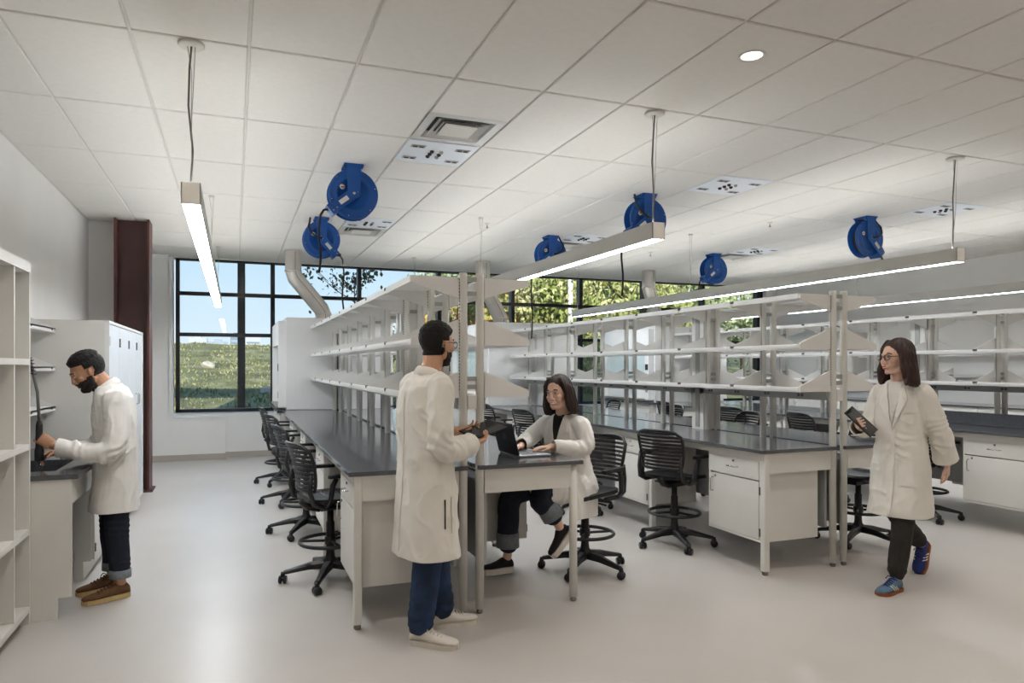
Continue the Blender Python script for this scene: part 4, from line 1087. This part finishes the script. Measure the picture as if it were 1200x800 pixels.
def patch(bvh, poly, dirv, org, ax_u, ax_v, off=.003, thick=.003, cuts=4):
    """a flat piece of cloth laid on the coat: poly in (u,v) about org, thrown along dirv"""
    bm = bmesh.new(); U, Vv, D, O = Vector(ax_u), Vector(ax_v), Vector(dirv).normalized(), Vector(org)
    vs = [bm.verts.new(O+U*a+Vv*b) for a, b in poly]; f = bm.faces.new(vs)
    bmesh.ops.triangulate(bm, faces=[f])
    for _ in range(cuts): 
        lo = [e_ for e_ in bm.edges if e_.calc_length() > .018]
        if not lo: break
        bmesh.ops.subdivide_edges(bm, edges=lo, cuts=1); bmesh.ops.triangulate(bm, faces=bm.faces)
    last = None
    for v in bm.verts:
        h = bvh.ray_cast(v.co-D*.4, D, 1.2)
        if h[0]: v.co = h[0]-D*off; last = v.co.copy()
        else: v.tag = True
    bmesh.ops.delete(bm, geom=[v for v in bm.verts if v.tag], context='VERTS')
    bm.normal_update()
    bmesh.ops.recalc_face_normals(bm, faces=bm.faces)
    if bm.faces and sum(f.normal.dot(D) for f in bm.faces) > 0: bmesh.ops.reverse_faces(bm, faces=bm.faces)
    g0 = list(bm.faces)
    if g0:
        ex = bmesh.ops.extrude_face_region(bm, geom=g0)
        for v in [g_ for g_ in ex['geom'] if isinstance(g_, bmesh.types.BMVert)]: v.co -= D*thick
    bmesh.ops.recalc_face_normals(bm, faces=bm.faces)
    me = bpy.data.meshes.new('patch'); bm.to_mesh(me); bm.free()
    return me
def bvh_of(me):
    return BVHTree.FromPolygons([v.co.copy() for v in me.vertices], [tuple(p.vertices) for p in me.polygons])
def person(label, loc, deg):
    return thing('person', label, 'person', loc, R(deg))
def collar(coat, path, rad, mat):
    P_, r_ = sub(path, rad, 4); MB().tube(P_, [x*.36 for x in r_], 10, flat=2.8, up=(0, 0, 1)).build('collar', mat, coat)

# ---- standing man with glasses and a tablet ---------------------------------------------------
def man_standing():
    P = person('man with glasses and short beard in lab coat and jeans, standing with a tablet', (1.05, 3.84, 0), 12)
    Mh = head_frame((.055, 0, 1.672), R(16), R(2))
    b = MB(); head_parts(b, Mh)
    b.cap_tube([(.035, 0, 1.62), (.02, 0, 1.55), (-.01, 0, 1.46), (-.02, 0, 1.40)], [.060, .060, .068, .075], 16)
    b.cap_tube([(-.015, 0, 1.38), (-.01, 0, 1.2), (-.01, 0, .95)], [.10, .10, .10], 14)
    RA = [(-.02, -.19, 1.42), (-.065, -.255, 1.12), (.20, -.150, 1.105)]; LA = [(-.01, .19, 1.43), (.0, .25, 1.13), (.235, .115, 1.155)]
    for A in (RA, LA): b.cap_tube(*sub([(-.015, 0, 1.39)]+A, [.05, .045, .038, .029], 5), 12)
    hand(b, RA[2], (.92, .30, .10), (-.1, .35, .9), -1, [.42, .45, .5, .55], (.5, .5))
    hand(b, LA[2], (.90, -.42, .08), (0, -.6, .8), 1, [.35, .4, .5, .6], (.6, .5))
    RL = [(-.02, -.09, .92), (-.05, -.09, .5), (-.095, -.075, .09)]; LL = [(.0, .09, .92), (.07, .085, .5), (.125, .085, .09)]
    for L_ in (RL, LL): b.cap_tube(L_, [.065, .05, .035], 12)
    me = remesh(b, .0042, 3); body = place('body', me, 'skin_a', P)
    face_details(P, body, Mh, 'hair_black', 'lips')
    def hair(l):
        hl = .070-.35*max(0, l.x-.02)*0
        if l.z > .068-.25*max(0, .075-l.x)*0 and l.x < .10: k = (l.z-.060)/.02
        else: k = -1
        back = (-.0-l.x)/.03 if l.z > -.062+.1*max(0, l.x+.06) else -1
        top = (l.z-(.052+.25*max(0, l.x-.03)))/.018
        back = min(back, .45+max(0, l.z)*6)
        side = min((min(.020-l.x, (l.z-.006)))/.015, .35+max(0, l.z)*6) if l.z > .0 else -1
        ear = -1 if (abs(l.y) > .064 and -.034 < l.x < .034 and -.06 < l.z < .026) else 1
        return min(max(top, back, side), ear, 1)
    place('hair', from_body(me, Mh, hair, .019), 'hair_black', P)
    def beard(l):
        if l.x < -.0: return -1
        k = min((-.035+.55*max(0, .03-l.x)*0 - l.z)/.012, (l.x-.004)/.01)
        if l.x > .07 and abs(l.y) < .03 and l.z > -.05: k = -1
        if l.x > .082 and -.08 < l.z < -.052 and abs(l.y) < .026: k = -1
        if l.z > -.04 and l.x > .03: k = -1
        if l.z < -.125: k = -1
        return min(1, k)
    place('beard', from_body(me, Mh, beard, .006), 'beard', P)
    glasses(P, Mh)
    # trousers
    t = MB()
    for s, L_ in ((-1, RL), (1, LL)):
        t.cap_tube(*sub([(-.01, s*.07, 1.0), (L_[0][0], L_[0][1], .85), L_[1], (L_[2][0]+.005, L_[2][1], .12)], [.10, .105, .082, .072], 6), 18)
    tm = remesh(t, .008, 5); displace(tm, wrinkle(.006, .6, [((RL[2][0], RL[2][1], .17), .16), ((LL[2][0], LL[2][1], .17), .16), (RL[1], .14), (LL[1], .14)]))
    place('jeans', tm, 'denim', P)
    shoe(P, RL[2], R(-50), 0, 'shoe_white', 'shoe_sole', 'shoe_white'); shoe(P, LL[2], R(-10), 0, 'shoe_white', 'shoe_sole', 'shoe_white')
    # coat
    c = MB()
    c.loft([oval((.0, 0, 1.515), .055, .065), oval((-.012, 0, 1.49), .075, .10), oval((-.02, 0, 1.46), .10, .155), oval((-.025, 0, 1.41), .118, .19), oval((-.03, 0, 1.30), .130, .198), oval((-.025, 0, 1.15), .132, .195),
            oval((-.02, 0, 1.0), .134, .195), oval((-.02, 0, .85), .145, .205), oval((-.02, 0, .66), .157, .215), oval((-.02, 0, .48), .168, .225), oval((-.02, 0, .42), .170, .227)])
    for A in (RA, LA): c.cap_tube(*sub([(A[0][0], A[0][1]*.72, A[0][2]-.015)]+[A[0], A[1], Vector(A[2])*1.1-Vector(A[1])*.1], [.074, .074, .068, .055], 6), 18)
    cm = remesh(c, .0075, 4); displace(cm, wrinkle(.0085, 1.1, [(RA[1], .17, (.5, .1, .8)), (LA[1], .17, (.5, .1, .8)), ((.12, -.19, 1.10), .12, (1, .3, 0)), ((-.05, -.2, 1.27), .12, (.4, 0, 1))])); cut(cm, (-.02, 0, .485), (0, 0, -1), .35); cut(cm, Vector(RA[2])*.93+Vector(RA[1])*.07, Vector(RA[2])-Vector(RA[1]), .12); cut(cm, Vector(LA[2])*.93+Vector(LA[1])*.07, Vector(LA[2])-Vector(LA[1]), .12)
    coat = place('lab_coat', cm, 'coat', P); bv = bvh_of(cm)
    collar(coat, [(.065, .045, 1.465), (.0, .072, 1.505), (-.055, .045, 1.522), (-.072, 0, 1.526), (-.055, -.045, 1.522), (.0, -.072, 1.505), (.065, -.045, 1.465), (.10, -.02, 1.40)], [.02, .028, .03, .03, .03, .028, .022, .012], 'coat')
    place('pocket', patch(bv, [(.03, .83), (.135, .83), (.13, .64), (.03, .63)], (0, 1, 0), (0, -.5, 0), (1, 0, 0), (0, 0, 1), .004, .004), 'coat', coat)
    place('pocket_slit', patch(bv, [(-.02, .82), (-.012, .82), (-.012, .66), (-.02, .66)], (0, 1, 0), (0, -.5, 0), (1, 0, 0), (0, 0, 1), .002, .003), 'dark', coat)
    place('back_seam', patch(bv, [(-.004, 1.40), (.004, 1.40), (.004, .52), (-.004, .52)], (1, 0, 0), (-.5, 0, 0), (0, 1, 0), (0, 0, 1), .002, .003), 'coat', coat)
    # tablet
    T = thing('tablet', 'dark tablet held by the standing man with glasses', 'tablet', (0, 0, 0)); Mw = P.matrix_basis if False else Matrix.Translation(P.location) @ Euler((0, 0, R(12))).to_matrix().to_4x4()
    Ml = Matrix.Translation((.355, -.015, 1.172)) @ (Euler((R(12), R(-14), R(4))).to_matrix().to_4x4())
    T.matrix_basis = Mw @ Ml
    MB().cbox(-.12, .12, -.085, .085, -.004, .004, .002).build('case', 'laptop', T); MB().box(-.112, .112, -.077, .077, .004, .0046).build('display', 'screen', T)
man_standing()

# ---- bearded man at the sink -------------------------------------------------------------------
def man_sink():
    P = person('bearded man in a white lab coat bending over the sink at the left', (-.775, 5.30, 0), 192)
    Mh = head_frame((.145, 0, 1.515), R(6), R(30))
    b = MB(); head_parts(b, Mh)
    b.cap_tube([(.105, 0, 1.49), (.065, 0, 1.44), (.015, 0, 1.37), (.0, 0, 1.31)], [.060, .062, .072, .08], 16)
    b.cap_tube([(-.0, 0, 1.28), (-.01, 0, 1.1), (-.02, 0, .9)], [.10, .10, .10], 14)
    LA = [(-.01, .185, 1.315), (.03, .25, 1.00), (.335, .145, 1.045)]; RA = [(.0, -.185, 1.315), (.07, -.235, 1.0), (.30, -.10, .985)]
    for A in (RA, LA): b.cap_tube(*sub([(-.01, 0, 1.28)]+A, [.05, .045, .038, .029], 5), 12)
    hand(b, LA[2], (.80, -.10, .55), (.15, -.98, .1), 1, [.75, .8, .85, .9], (.7, .6))
    hand(b, RA[2], (.90, .25, -.25), (.1, .5, -.8), 1, [.5, .55, .6, .6], (.4, .4))
    LL = [(-.025, .10, .88), (-.02, .105, .48), (-.04, .11, .095)]; RL = [(-.025, -.10, .88), (.0, -.11, .48), (-.01, -.13, .095)]
    for L_ in (RL, LL): b.cap_tube(L_, [.065, .05, .036], 12)
    me = remesh(b, .0042, 3); body = place('body', me, 'skin_b', P)
    face_details(P, body, Mh, 'hair_black', 'lips')
    def hair(l):
        top = (l.z-(.060+.18*max(0, l.x-.03)))/.018
        back = min((-.0-l.x)/.03, .55) if l.z > -.045+.1*max(0, l.x+.06) else -1
        side = min((min(.02-l.x, (l.z+.0)))/.015, .4) if l.z > .0 else -1
        ear = -1 if (abs(l.y) > .064 and -.034 < l.x < .034 and -.06 < l.z < .024) else 1
        return min(max(top, back, side), ear, 1)
    place('hair', from_body(me, Mh, hair, .021), 'hair_black', P)
    def beard(l):
        if l.x < -.0: return -1
        k = min((-.028-l.z)/.012, (l.x-.002)/.01)
        if l.x > .07 and abs(l.y) < .03 and l.z > -.050: k = -1
        if l.x > .084 and -.078 < l.z < -.055 and abs(l.y) < .022: k = -1
        if l.z > -.04 and l.x > .035: k = -1
        if l.z < -.135: k = -1
        return min(1, k)
    place('beard', from_body(me, Mh, beard, .013), 'beard', P)
    t = MB()
    for s, L_ in ((1, LL), (-1, RL)):
        t.cap_tube(*sub([(-.02, s*.07, .95), (L_[0][0], L_[0][1], .82), L_[1], (L_[2][0], L_[2][1], .19)], [.085, .086, .072, .060], 6), 18)
    tm = remesh(t, .008, 5); displace(tm, wrinkle(.006, .6, [(LL[1], .16), (RL[1], .16), ((LL[2][0], LL[2][1], .22), .12)])); tr = place('trousers', tm, 'denim_dark', P)
    for L_ in (LL, RL): MB().lathe([(.060, .135), (.067, .137), (.068, .19), (.060, .192)], (L_[2][0], L_[2][1], 0), 20).build('cuff', 'denim_cuff', tr)
    shoe(P, LL[2], R(14), 0, 'suede', 'crepe', 'suede', .29); shoe(P, RL[2], R(18), 0, 'suede', 'crepe', 'suede', .29)
    c = MB(); tl = R(16)
    c.loft([oval((.05, 0, 1.43), .062, .07, tl*1.6), oval((.032, 0, 1.395), .082, .105, tl*1.4), oval((.01, 0, 1.36), .105, .155, tl*1.2), oval((-.005, 0, 1.31), .122, .19, tl), oval((-.012, 0, 1.2), .130, .20, tl*.7), oval((-.02, 0, 1.05), .128, .195, tl*.5),
            oval((-.025, 0, .92), .128, .195, tl*.3), oval((-.02, 0, .78), .138, .205), oval((-.01, 0, .60), .152, .22), oval((-.01, 0, .53), .155, .222)])
    for A in (RA, LA): c.cap_tube(*sub([(A[0][0]-.01, A[0][1]*.72, A[0][2]-.015)]+[A[0], A[1], Vector(A[2])*1.1-Vector(A[1])*.1], [.074, .075, .066, .052], 6), 18)
    cm = remesh(c, .0075, 4); displace(cm, wrinkle(.0085, 1.1, [(RA[1], .17, (.5, 0, .8)), (LA[1], .18, (.5, 0, .8)), ((.22, .2, 1.03), .12, (1, 0, .2)), ((0, .18, 1.2), .12, (.5, 0, 1))])); cut(cm, (-.01, 0, .585), (0, 0, -1), .35)
    for A in (RA, LA): cut(cm, Vector(A[2])*.93+Vector(A[1])*.07, Vector(A[2])-Vector(A[1]), .12)
    coat = place('lab_coat', cm, 'coat_bright', P); bv = bvh_of(cm)
    collar(coat, [(.105, .035, 1.36), (.055, .072, 1.405), (-.005, .055, 1.445), (-.028, 0, 1.455), (-.005, -.055, 1.445), (.055, -.072, 1.405), (.105, -.035, 1.36)], [.018, .026, .03, .03, .03, .026, .018], 'coat_bright')
    place('pocket', patch(bv, [(-.12, .90), (.03, .90), (.03, .68), (-.12, .68)], (0, -1, 0), (0, .5, 0), (-1, 0, 0), (0, 0, 1), .004, .004), 'coat_bright', coat)
    place('side_seam', patch(bv, [(.055, 1.10), (.062, 1.10), (.062, .60), (.055, .60)], (0, -1, 0), (0, .5, 0), (-1, 0, 0), (0, 0, 1), .002, .003), 'coat_bright', coat)
    place('chest_pocket', patch(bv, [(-.05, 1.24), (.05, 1.24), (.05, 1.12), (-.05, 1.12)], (-1, 0, 0), (.6, .10, 0), (0, 1, 0), (0, 0, 1), .004, .004), 'coat_bright', coat)
man_sink()

# ---- laughing woman on the stool -----------------------------------------------------------------
def long_hair(P, Mh, mat, length, flare, side_len, back_x=-.07, seed=0):
    h = MB()
    h.ell((-.027, 0, .053), (.103, .090, .091), None, 28, 18)
    rr = []
    for k in range(9):
        f = k/8; z = .06-f*(length+.06)
        rr.append([Vector((back_x+.004+.052*math.cos(a)*(1-.1*f)-.012*f, (.085+flare*f)*math.sin(a), z)) for a in [2*PI*q/24 for q in range(24)]])
    h.loft(rr)
    for s in (-1, 1):
        P_ = [(.018, s*.050, .108), (.020, s*.079, .06), (.010, s*.090, -.02), (.008, s*(.093+flare*.4), -.08), (.006, s*(.091+flare*.7), -side_len)]
        h.cap_tube(*sub(P_, [.022, .024, .027, .030, .022], 5), 12, flat=1.5, up=(1, 0, 0))
        h.cap_tube(*sub([(-.02, s*.085, .03), (-.025, s*.094, -.05), (-.03, s*(.096+flare*.8), -side_len)], [.03, .034, .028], 5), 12, flat=1.4, up=(1, 0, 0))
    h.xf(Mh); me = remesh(h, .006, 5)
    Mi = Mh.inverted()
    def fn(p, n):
        l = Mi @ p; a = math.atan2(l.y, l.x+.02)
        return (.0045*math.sin(a*26+3*noise.noise(l*14))+.004*noise.noise(Vector((l.x*30, l.y*30, l.z*4))))*(1 if l.x < .03 or l.z < 0 else .15)
    displace(me, fn); return place('hair', me, mat, P)
def woman_seated():
    P = person('laughing woman in a white lab coat seated on a stool at the laptop', (2.37, 4.69, 0), 203)
    Mh = head_frame((.115, .0, 1.345), R(10), R(3), R(5))
    b = MB(); head_parts(b, Mh, True, True)
    b.cap_tube([(.09, 0, 1.29), (.075, 0, 1.235), (.045, 0, 1.16), (.03, 0, 1.10)], [.050, .050, .058, .07], 16)
    b.cap_tube([(.03, 0, 1.08), (.01, 0, .9), (-.02, 0, .72)], [.085, .085, .09], 14)
    # right arm is on the left of the picture
    RA = [(.05, -.165, 1.11), (.20, -.245, .985), (.44, -.075, .975)]; LA = [(.05, .165, 1.11), (.09, .225, .965), (.33, .115, .975)]
    for A in (RA, LA): b.cap_tube(*sub([(.03, 0, 1.08)]+A, [.045, .04, .034, .025], 5), 12)
    hand(b, RA[2], (.93, .3, -.02), (0, 0, -1), -1, [.25, .22, .25, .3], (.2, .2), .92)
    hand(b, LA[2], (.90, -.42, -.02), (0, 0, -1), 1, [.25, .22, .25, .3], (.2, .2), .92)
    # legs (local x points to 203 deg; the knees go under the bench)
    q = Euler((0, 0, R(-20))).to_matrix()
    def kp(x, y, z): v = q @ Vector((x, y, 0)); return (v.x, v.y, z)
    RL = [kp(.0, -.085, .68), kp(.40, -.09, .60), kp(.46, -.11, .12)]
    LL = [kp(.0, .085, .68), kp(.30, .13, .61), kp(.155, .15, .375)]
    b.cap_tube(RL, [.07, .05, .034], 12); b.cap_tube(LL, [.07, .05, .034], 12)
    me = remesh(b, .0042, 3); body = place('body', me, 'skin_c', P)
    face_details(P, body, Mh, 'hair_brown', 'lips', True)
    long_hair(P, Mh, 'hair_brown', .155, .018, .135, -.07)
    t = MB()
    t.cap_tube(*sub([kp(-.04, -.06, .68), RL[0], RL[1], kp(.452, -.105, .40), kp(.455, -.108, .235)], [.11, .105, .085, .078, .078], 6), 18)
    t.cap_tube(*sub([kp(-.04, .06, .68), LL[0], LL[1], kp(.245, .138, .52), kp(.22, .142, .475)], [.11, .105, .085, .078, .076], 6), 18)
    tm = remesh(t, .008, 5); displace(tm, wrinkle(.005, .6, [(RL[1], .15), (LL[1], .15)])); tr = place('jeans', tm, 'denim_dark', P)
    MB().tube([kp(.455, -.108, .315), kp(.456, -.108, .205)], [.084, .086], 22).build('cuff', 'denim_cuff', tr)
    MB().tube([kp(.262, .135, .545), kp(.205, .145, .455)], [.083, .084], 22).build('cuff', 'denim_cuff', tr)
    shoe(P, RL[2], R(-22), 0, 'slip_black', 'shoe_sole', None, .25, .04, True); shoe(P, LL[2], R(-25), R(50), 'slip_black', 'shoe_sole', None, .25, .04, True)
    c = MB(); tl = R(7)
    c.loft([oval((.055, 0, 1.185), .055, .06, tl), oval((.045, 0, 1.165), .072, .09, tl), oval((.035, 0, 1.14), .092, .135, tl), oval((.03, 0, 1.09), .112, .170, tl), oval((.03, 0, .99), .128, .175, tl), oval((.01, 0, .86), .120, .165, tl),
            oval((-.01, 0, .74), .14, .19, 0), oval((-.01, 0, .67), .165, .215, 0), oval((-.03, 0, .63), .165, .215, 0)])
    c.cap_tube(*sub([kp(-.02, -.075, .68), kp(.16, -.085, .66), kp(.30, -.09, .64)], [.12, .115, .10], 5), 16)
    c.cap_tube(*sub([kp(-.02, .09, .68), kp(.12, .12, .66), kp(.2, .13, .63)], [.12, .115, .10], 5), 16)
    # the skirt of the coat hanging off the stool towards the camera
    c.loft([oval(kp(-.02, .15, .70), .12, .06), oval(kp(-.015, .19, .60), .135, .045), oval(kp(-.02, .20, .50), .14, .032), oval(kp(-.03, .205, .43), .14, .022)])
    for A in (RA, LA): c.cap_tube(*sub([(A[0][0]-.01, A[0][1]*.72, A[0][2]-.015)]+[A[0], A[1], Vector(A[2])*1.08-Vector(A[1])*.08], [.066, .066, .058, .045], 6), 18)
    cm = remesh(c, .007, 4); displace(cm, wrinkle(.0075, 1.0, [(RA[1], .15, (.8, .3, .3)), (LA[1], .15, (.8, -.3, .3)), ((.1, .12, .9), .13, (.3, .3, 1))])); cut(cm, kp(-.03, .205, .445), (0, 0, -1), .2)
    for A in (RA, LA): cut(cm, Vector(A[2])*.93+Vector(A[1])*.07, Vector(A[2])-Vector(A[1]), .11)
    coat = place('lab_coat', cm, 'coat_bright', P); bv = bvh_of(cm)
    D = (-1, 0, -.05)
    place('black_top', patch(bv, [(-.05, 1.19), (.05, 1.19), (.048, 1.12), (.012, .92), (-.03, 1.12)], D, (-.215, 0, 0), (0, 1, 0), (0, 0, 1), .004, .004), 'black_cloth', P)
    MB().tube([(.055+.054*math.cos(2*PI*k/20), .056*math.sin(2*PI*k/20), 1.185+.014*-math.cos(2*PI*k/20)) for k in range(20)], .010, 8, closed=True).build('neckband', 'black_cloth', P)
    place('lapel', patch(bv, [(-.055, 1.17), (-.10, 1.09), (-.105, 1.05), (-.08, 1.045), (.01, .90), (-.032, 1.11)], D, (-.215, 0, 0), (0, 1, 0), (0, 0, 1), .007, .006), 'coat_bright', coat)
    place('lapel', patch(bv, [(.055, 1.17), (.10, 1.09), (.105, 1.05), (.082, 1.045), (.014, .90), (.05, 1.11)], D, (-.215, 0, 0), (0, 1, 0), (0, 0, 1), .007, .006), 'coat_bright', coat)
    collar(coat, [(.085, .066, 1.15), (.03, .075, 1.185), (-.015, .045, 1.20), (-.025, 0, 1.205), (-.015, -.045, 1.20), (.03, -.075, 1.185), (.085, -.066, 1.15)], [.016, .022, .025, .026, .025, .022, .016], 'coat_bright')
woman_seated()

# ---- walking woman with a tablet -------------------------------------------------------------------
def woman_walking():
    P = person('woman with long dark hair and glasses in a white lab coat, walking with a tablet', (4.455, 3.60, 0), 194)
    Mh = head_frame((.06, 0, 1.605), R(-22), R(0))
    b = MB(); head_parts(b, Mh, True)
    b.cap_tube([(.04, 0, 1.55), (.03, 0, 1.49), (.0, 0, 1.42), (-.01, 0, 1.36)], [.050, .050, .06, .07], 16)
    b.cap_tube([(-.01, 0, 1.34), (-.01, 0, 1.15), (-.01, 0, .95)], [.09, .09, .095], 14)
    LA = [(-.01, .15, 1.355), (-.10, .205, 1.10), (-.215, .215, .865)]; RA = [(.0, -.15, 1.355), (.03, -.215, 1.10), (.27, -.155, 1.13)]
    for A in (RA, LA): b.cap_tube(*sub([(-.01, 0, 1.33)]+A, [.045, .04, .035, .027], 5), 12)
    hand(b, LA[2], (-.12, -.02, -1), (.3, -.95, 0), -1, [.35, .35, .4, .45], (.3, .3), .95)
    hand(b, RA[2], (.90, .30, .15), (.1, .75, .3), -1, [.55, .6, .6, .6], (.5, .5), .95)
    LL = [(.0, .075, .90), (.09, .065, .49), (.195, .06, .085)]; RL = [(.0, -.085, .90), (-.07, -.07, .51), (-.40, -.04, .215)]
    for L_ in (RL, LL): b.cap_tube(L_, [.065, .05, .034], 12)
    me = remesh(b, .0042, 3); body = place('body', me, 'skin_d', P)
    face_details(P, body, Mh, 'hair_auburn', 'lips_pale')
    glasses(P, Mh)
    long_hair(P, Mh, 'hair_auburn', .20, .035, .17, -.07)
    t = MB()
    for s, L_ in ((1, LL), (-1, RL)):
        e_ = Vector(L_[2])*.88+Vector(L_[1])*.12
        t.cap_tube(*sub([(-.01, s*.06, .97), (L_[0][0], L_[0][1], .84), L_[1], e_], [.085, .084, .070, .058], 6), 18)
    tm = remesh(t, .008, 5); displace(tm, wrinkle(.006, .6, [(LL[1], .15), (RL[1], .15), (LL[2], .14)])); place('trousers', tm, 'black_jean', P)
    shoe(P, LL[2], R(-2), 0, 'sneaker_grey', 'gum', 'sneaker_navy', .265, .028, False, 'shoe', 'shoe_white'); shoe(P, RL[2], R(4), R(58), 'sneaker_navy', 'gum', 'sneaker_navy', .265, .028, False, 'shoe', 'shoe_white')
    c = MB()
    c.loft([oval((.015, 0, 1.445), .052, .06), oval((.005, 0, 1.42), .068, .085), oval((-.005, 0, 1.395), .088, .118), oval((-.01, 0, 1.34), .104, .148), oval((-.005, 0, 1.22), .116, .158), oval((-.01, 0, 1.08), .118, .155),
            oval((-.005, 0, .93), .132, .168), oval((.0, 0, .75), .15, .182), oval((.01, 0, .54), .172, .196), oval((.01, 0, .44), .176, .20)])
    c.cap_tube(*sub([(RA[0][0]-.01, RA[0][1]*.72, RA[0][2]-.015)]+[RA[0], RA[1], Vector(RA[2])*1.1-Vector(RA[1])*.1], [.056, .058, .060, .054], 6), 18)
    la = [(LA[0][0]-.01, LA[0][1]*.72, LA[0][2]-.015)]+[LA[0], LA[1], Vector(LA[2])*1.1-Vector(LA[1])*.1]
    c.cap_tube(*sub(la, [.056, .060, .066, .074], 6), 18)
    cm = remesh(c, .0075, 4); displace(cm, wrinkle(.0085, 1.2, [(RA[1], .16, (.6, 0, .7)), (LA[1], .18, (.2, 0, 1)), ((.1, .05, 1.0), .15, (.2, .3, 1))])); cut(cm, (-.015, 0, .50), (0, 0, -1), .33); cut(cm, Vector(RA[2])*.93+Vector(RA[1])*.07, Vector(RA[2])-Vector(RA[1]), .12); cut(cm, Vector(LA[2])*.92+Vector(LA[1])*.08, Vector(LA[2])-Vector(LA[1]), .13)
    coat = place('lab_coat', cm, 'coat', P); bv = bvh_of(cm)
    D = (-1, 0, 0)
    place('pale_shirt', patch(bv, [(-.05, 1.44), (.05, 1.44), (.045, 1.36), (.0, 1.14), (-.035, 1.36)], D, (.6, 0, 0), (0, 1, 0), (0, 0, 1), .004, .004), 'white_shirt', P)
    place('lapel', patch(bv, [(-.055, 1.43), (-.095, 1.33), (-.09, 1.30), (-.0, 1.10), (-.036, 1.35)], D, (.6, 0, 0), (0, 1, 0), (0, 0, 1), .007, .006), 'coat', coat)
    place('lapel', patch(bv, [(.055, 1.43), (.095, 1.33), (.09, 1.30), (.006, 1.10), (.046, 1.35)], D, (.6, 0, 0), (0, 1, 0), (0, 0, 1), .007, .006), 'coat', coat)
    place('front_placket', patch(bv, [(-.012, 1.12), (.022, 1.12), (.030, .52), (-.012, .52)], D, (.6, 0, 0), (0, 1, 0), (0, 0, 1), .004, .004), 'coat', coat)
    place('chest_pocket', patch(bv, [(.055, 1.235), (.15, 1.235), (.15, 1.225), (.055, 1.225)], D, (.6, 0, 0), (0, 1, 0), (0, 0, 1), .005, .004), 'coat_bright', coat)
    dn = Vector((-.6, -.8, 0))
    place('pocket', patch(bv, [(-.075, .92), (.085, .92), (.085, .72), (-.075, .72)], dn, (.45, .6, 0), (-.8, .6, 0), (0, 0, 1), .004, .005), 'coat', coat)
    T = thing('tablet', 'dark tablet carried by the walking woman', 'tablet', (0, 0, 0)); Mw = Matrix.Translation(P.location) @ Euler((0, 0, R(194))).to_matrix().to_4x4()
    ctr = Mw @ Vector((.355, -.095, 1.150))+Vector((.030, .025, .012))
    Lx = Vector((.45, -.54, -.70)).normalized(); Sy = Vector((.60, .50, .42)); Sy = (Sy-Lx*Sy.dot(Lx)).normalized(); Nz = Lx.cross(Sy)
    T.matrix_basis = Matrix(((Lx.x, Sy.x, Nz.x, ctr.x), (Lx.y, Sy.y, Nz.y, ctr.y), (Lx.z, Sy.z, Nz.z, ctr.z), (0, 0, 0, 1)))
    MB().cbox(-.115, .115, -.08, .08, -.005, .005, .002).build('case', 'laptop', T); MB().box(-.108, .108, -.073, .073, .005, .0056).build('display', 'screen', T)
woman_walking()
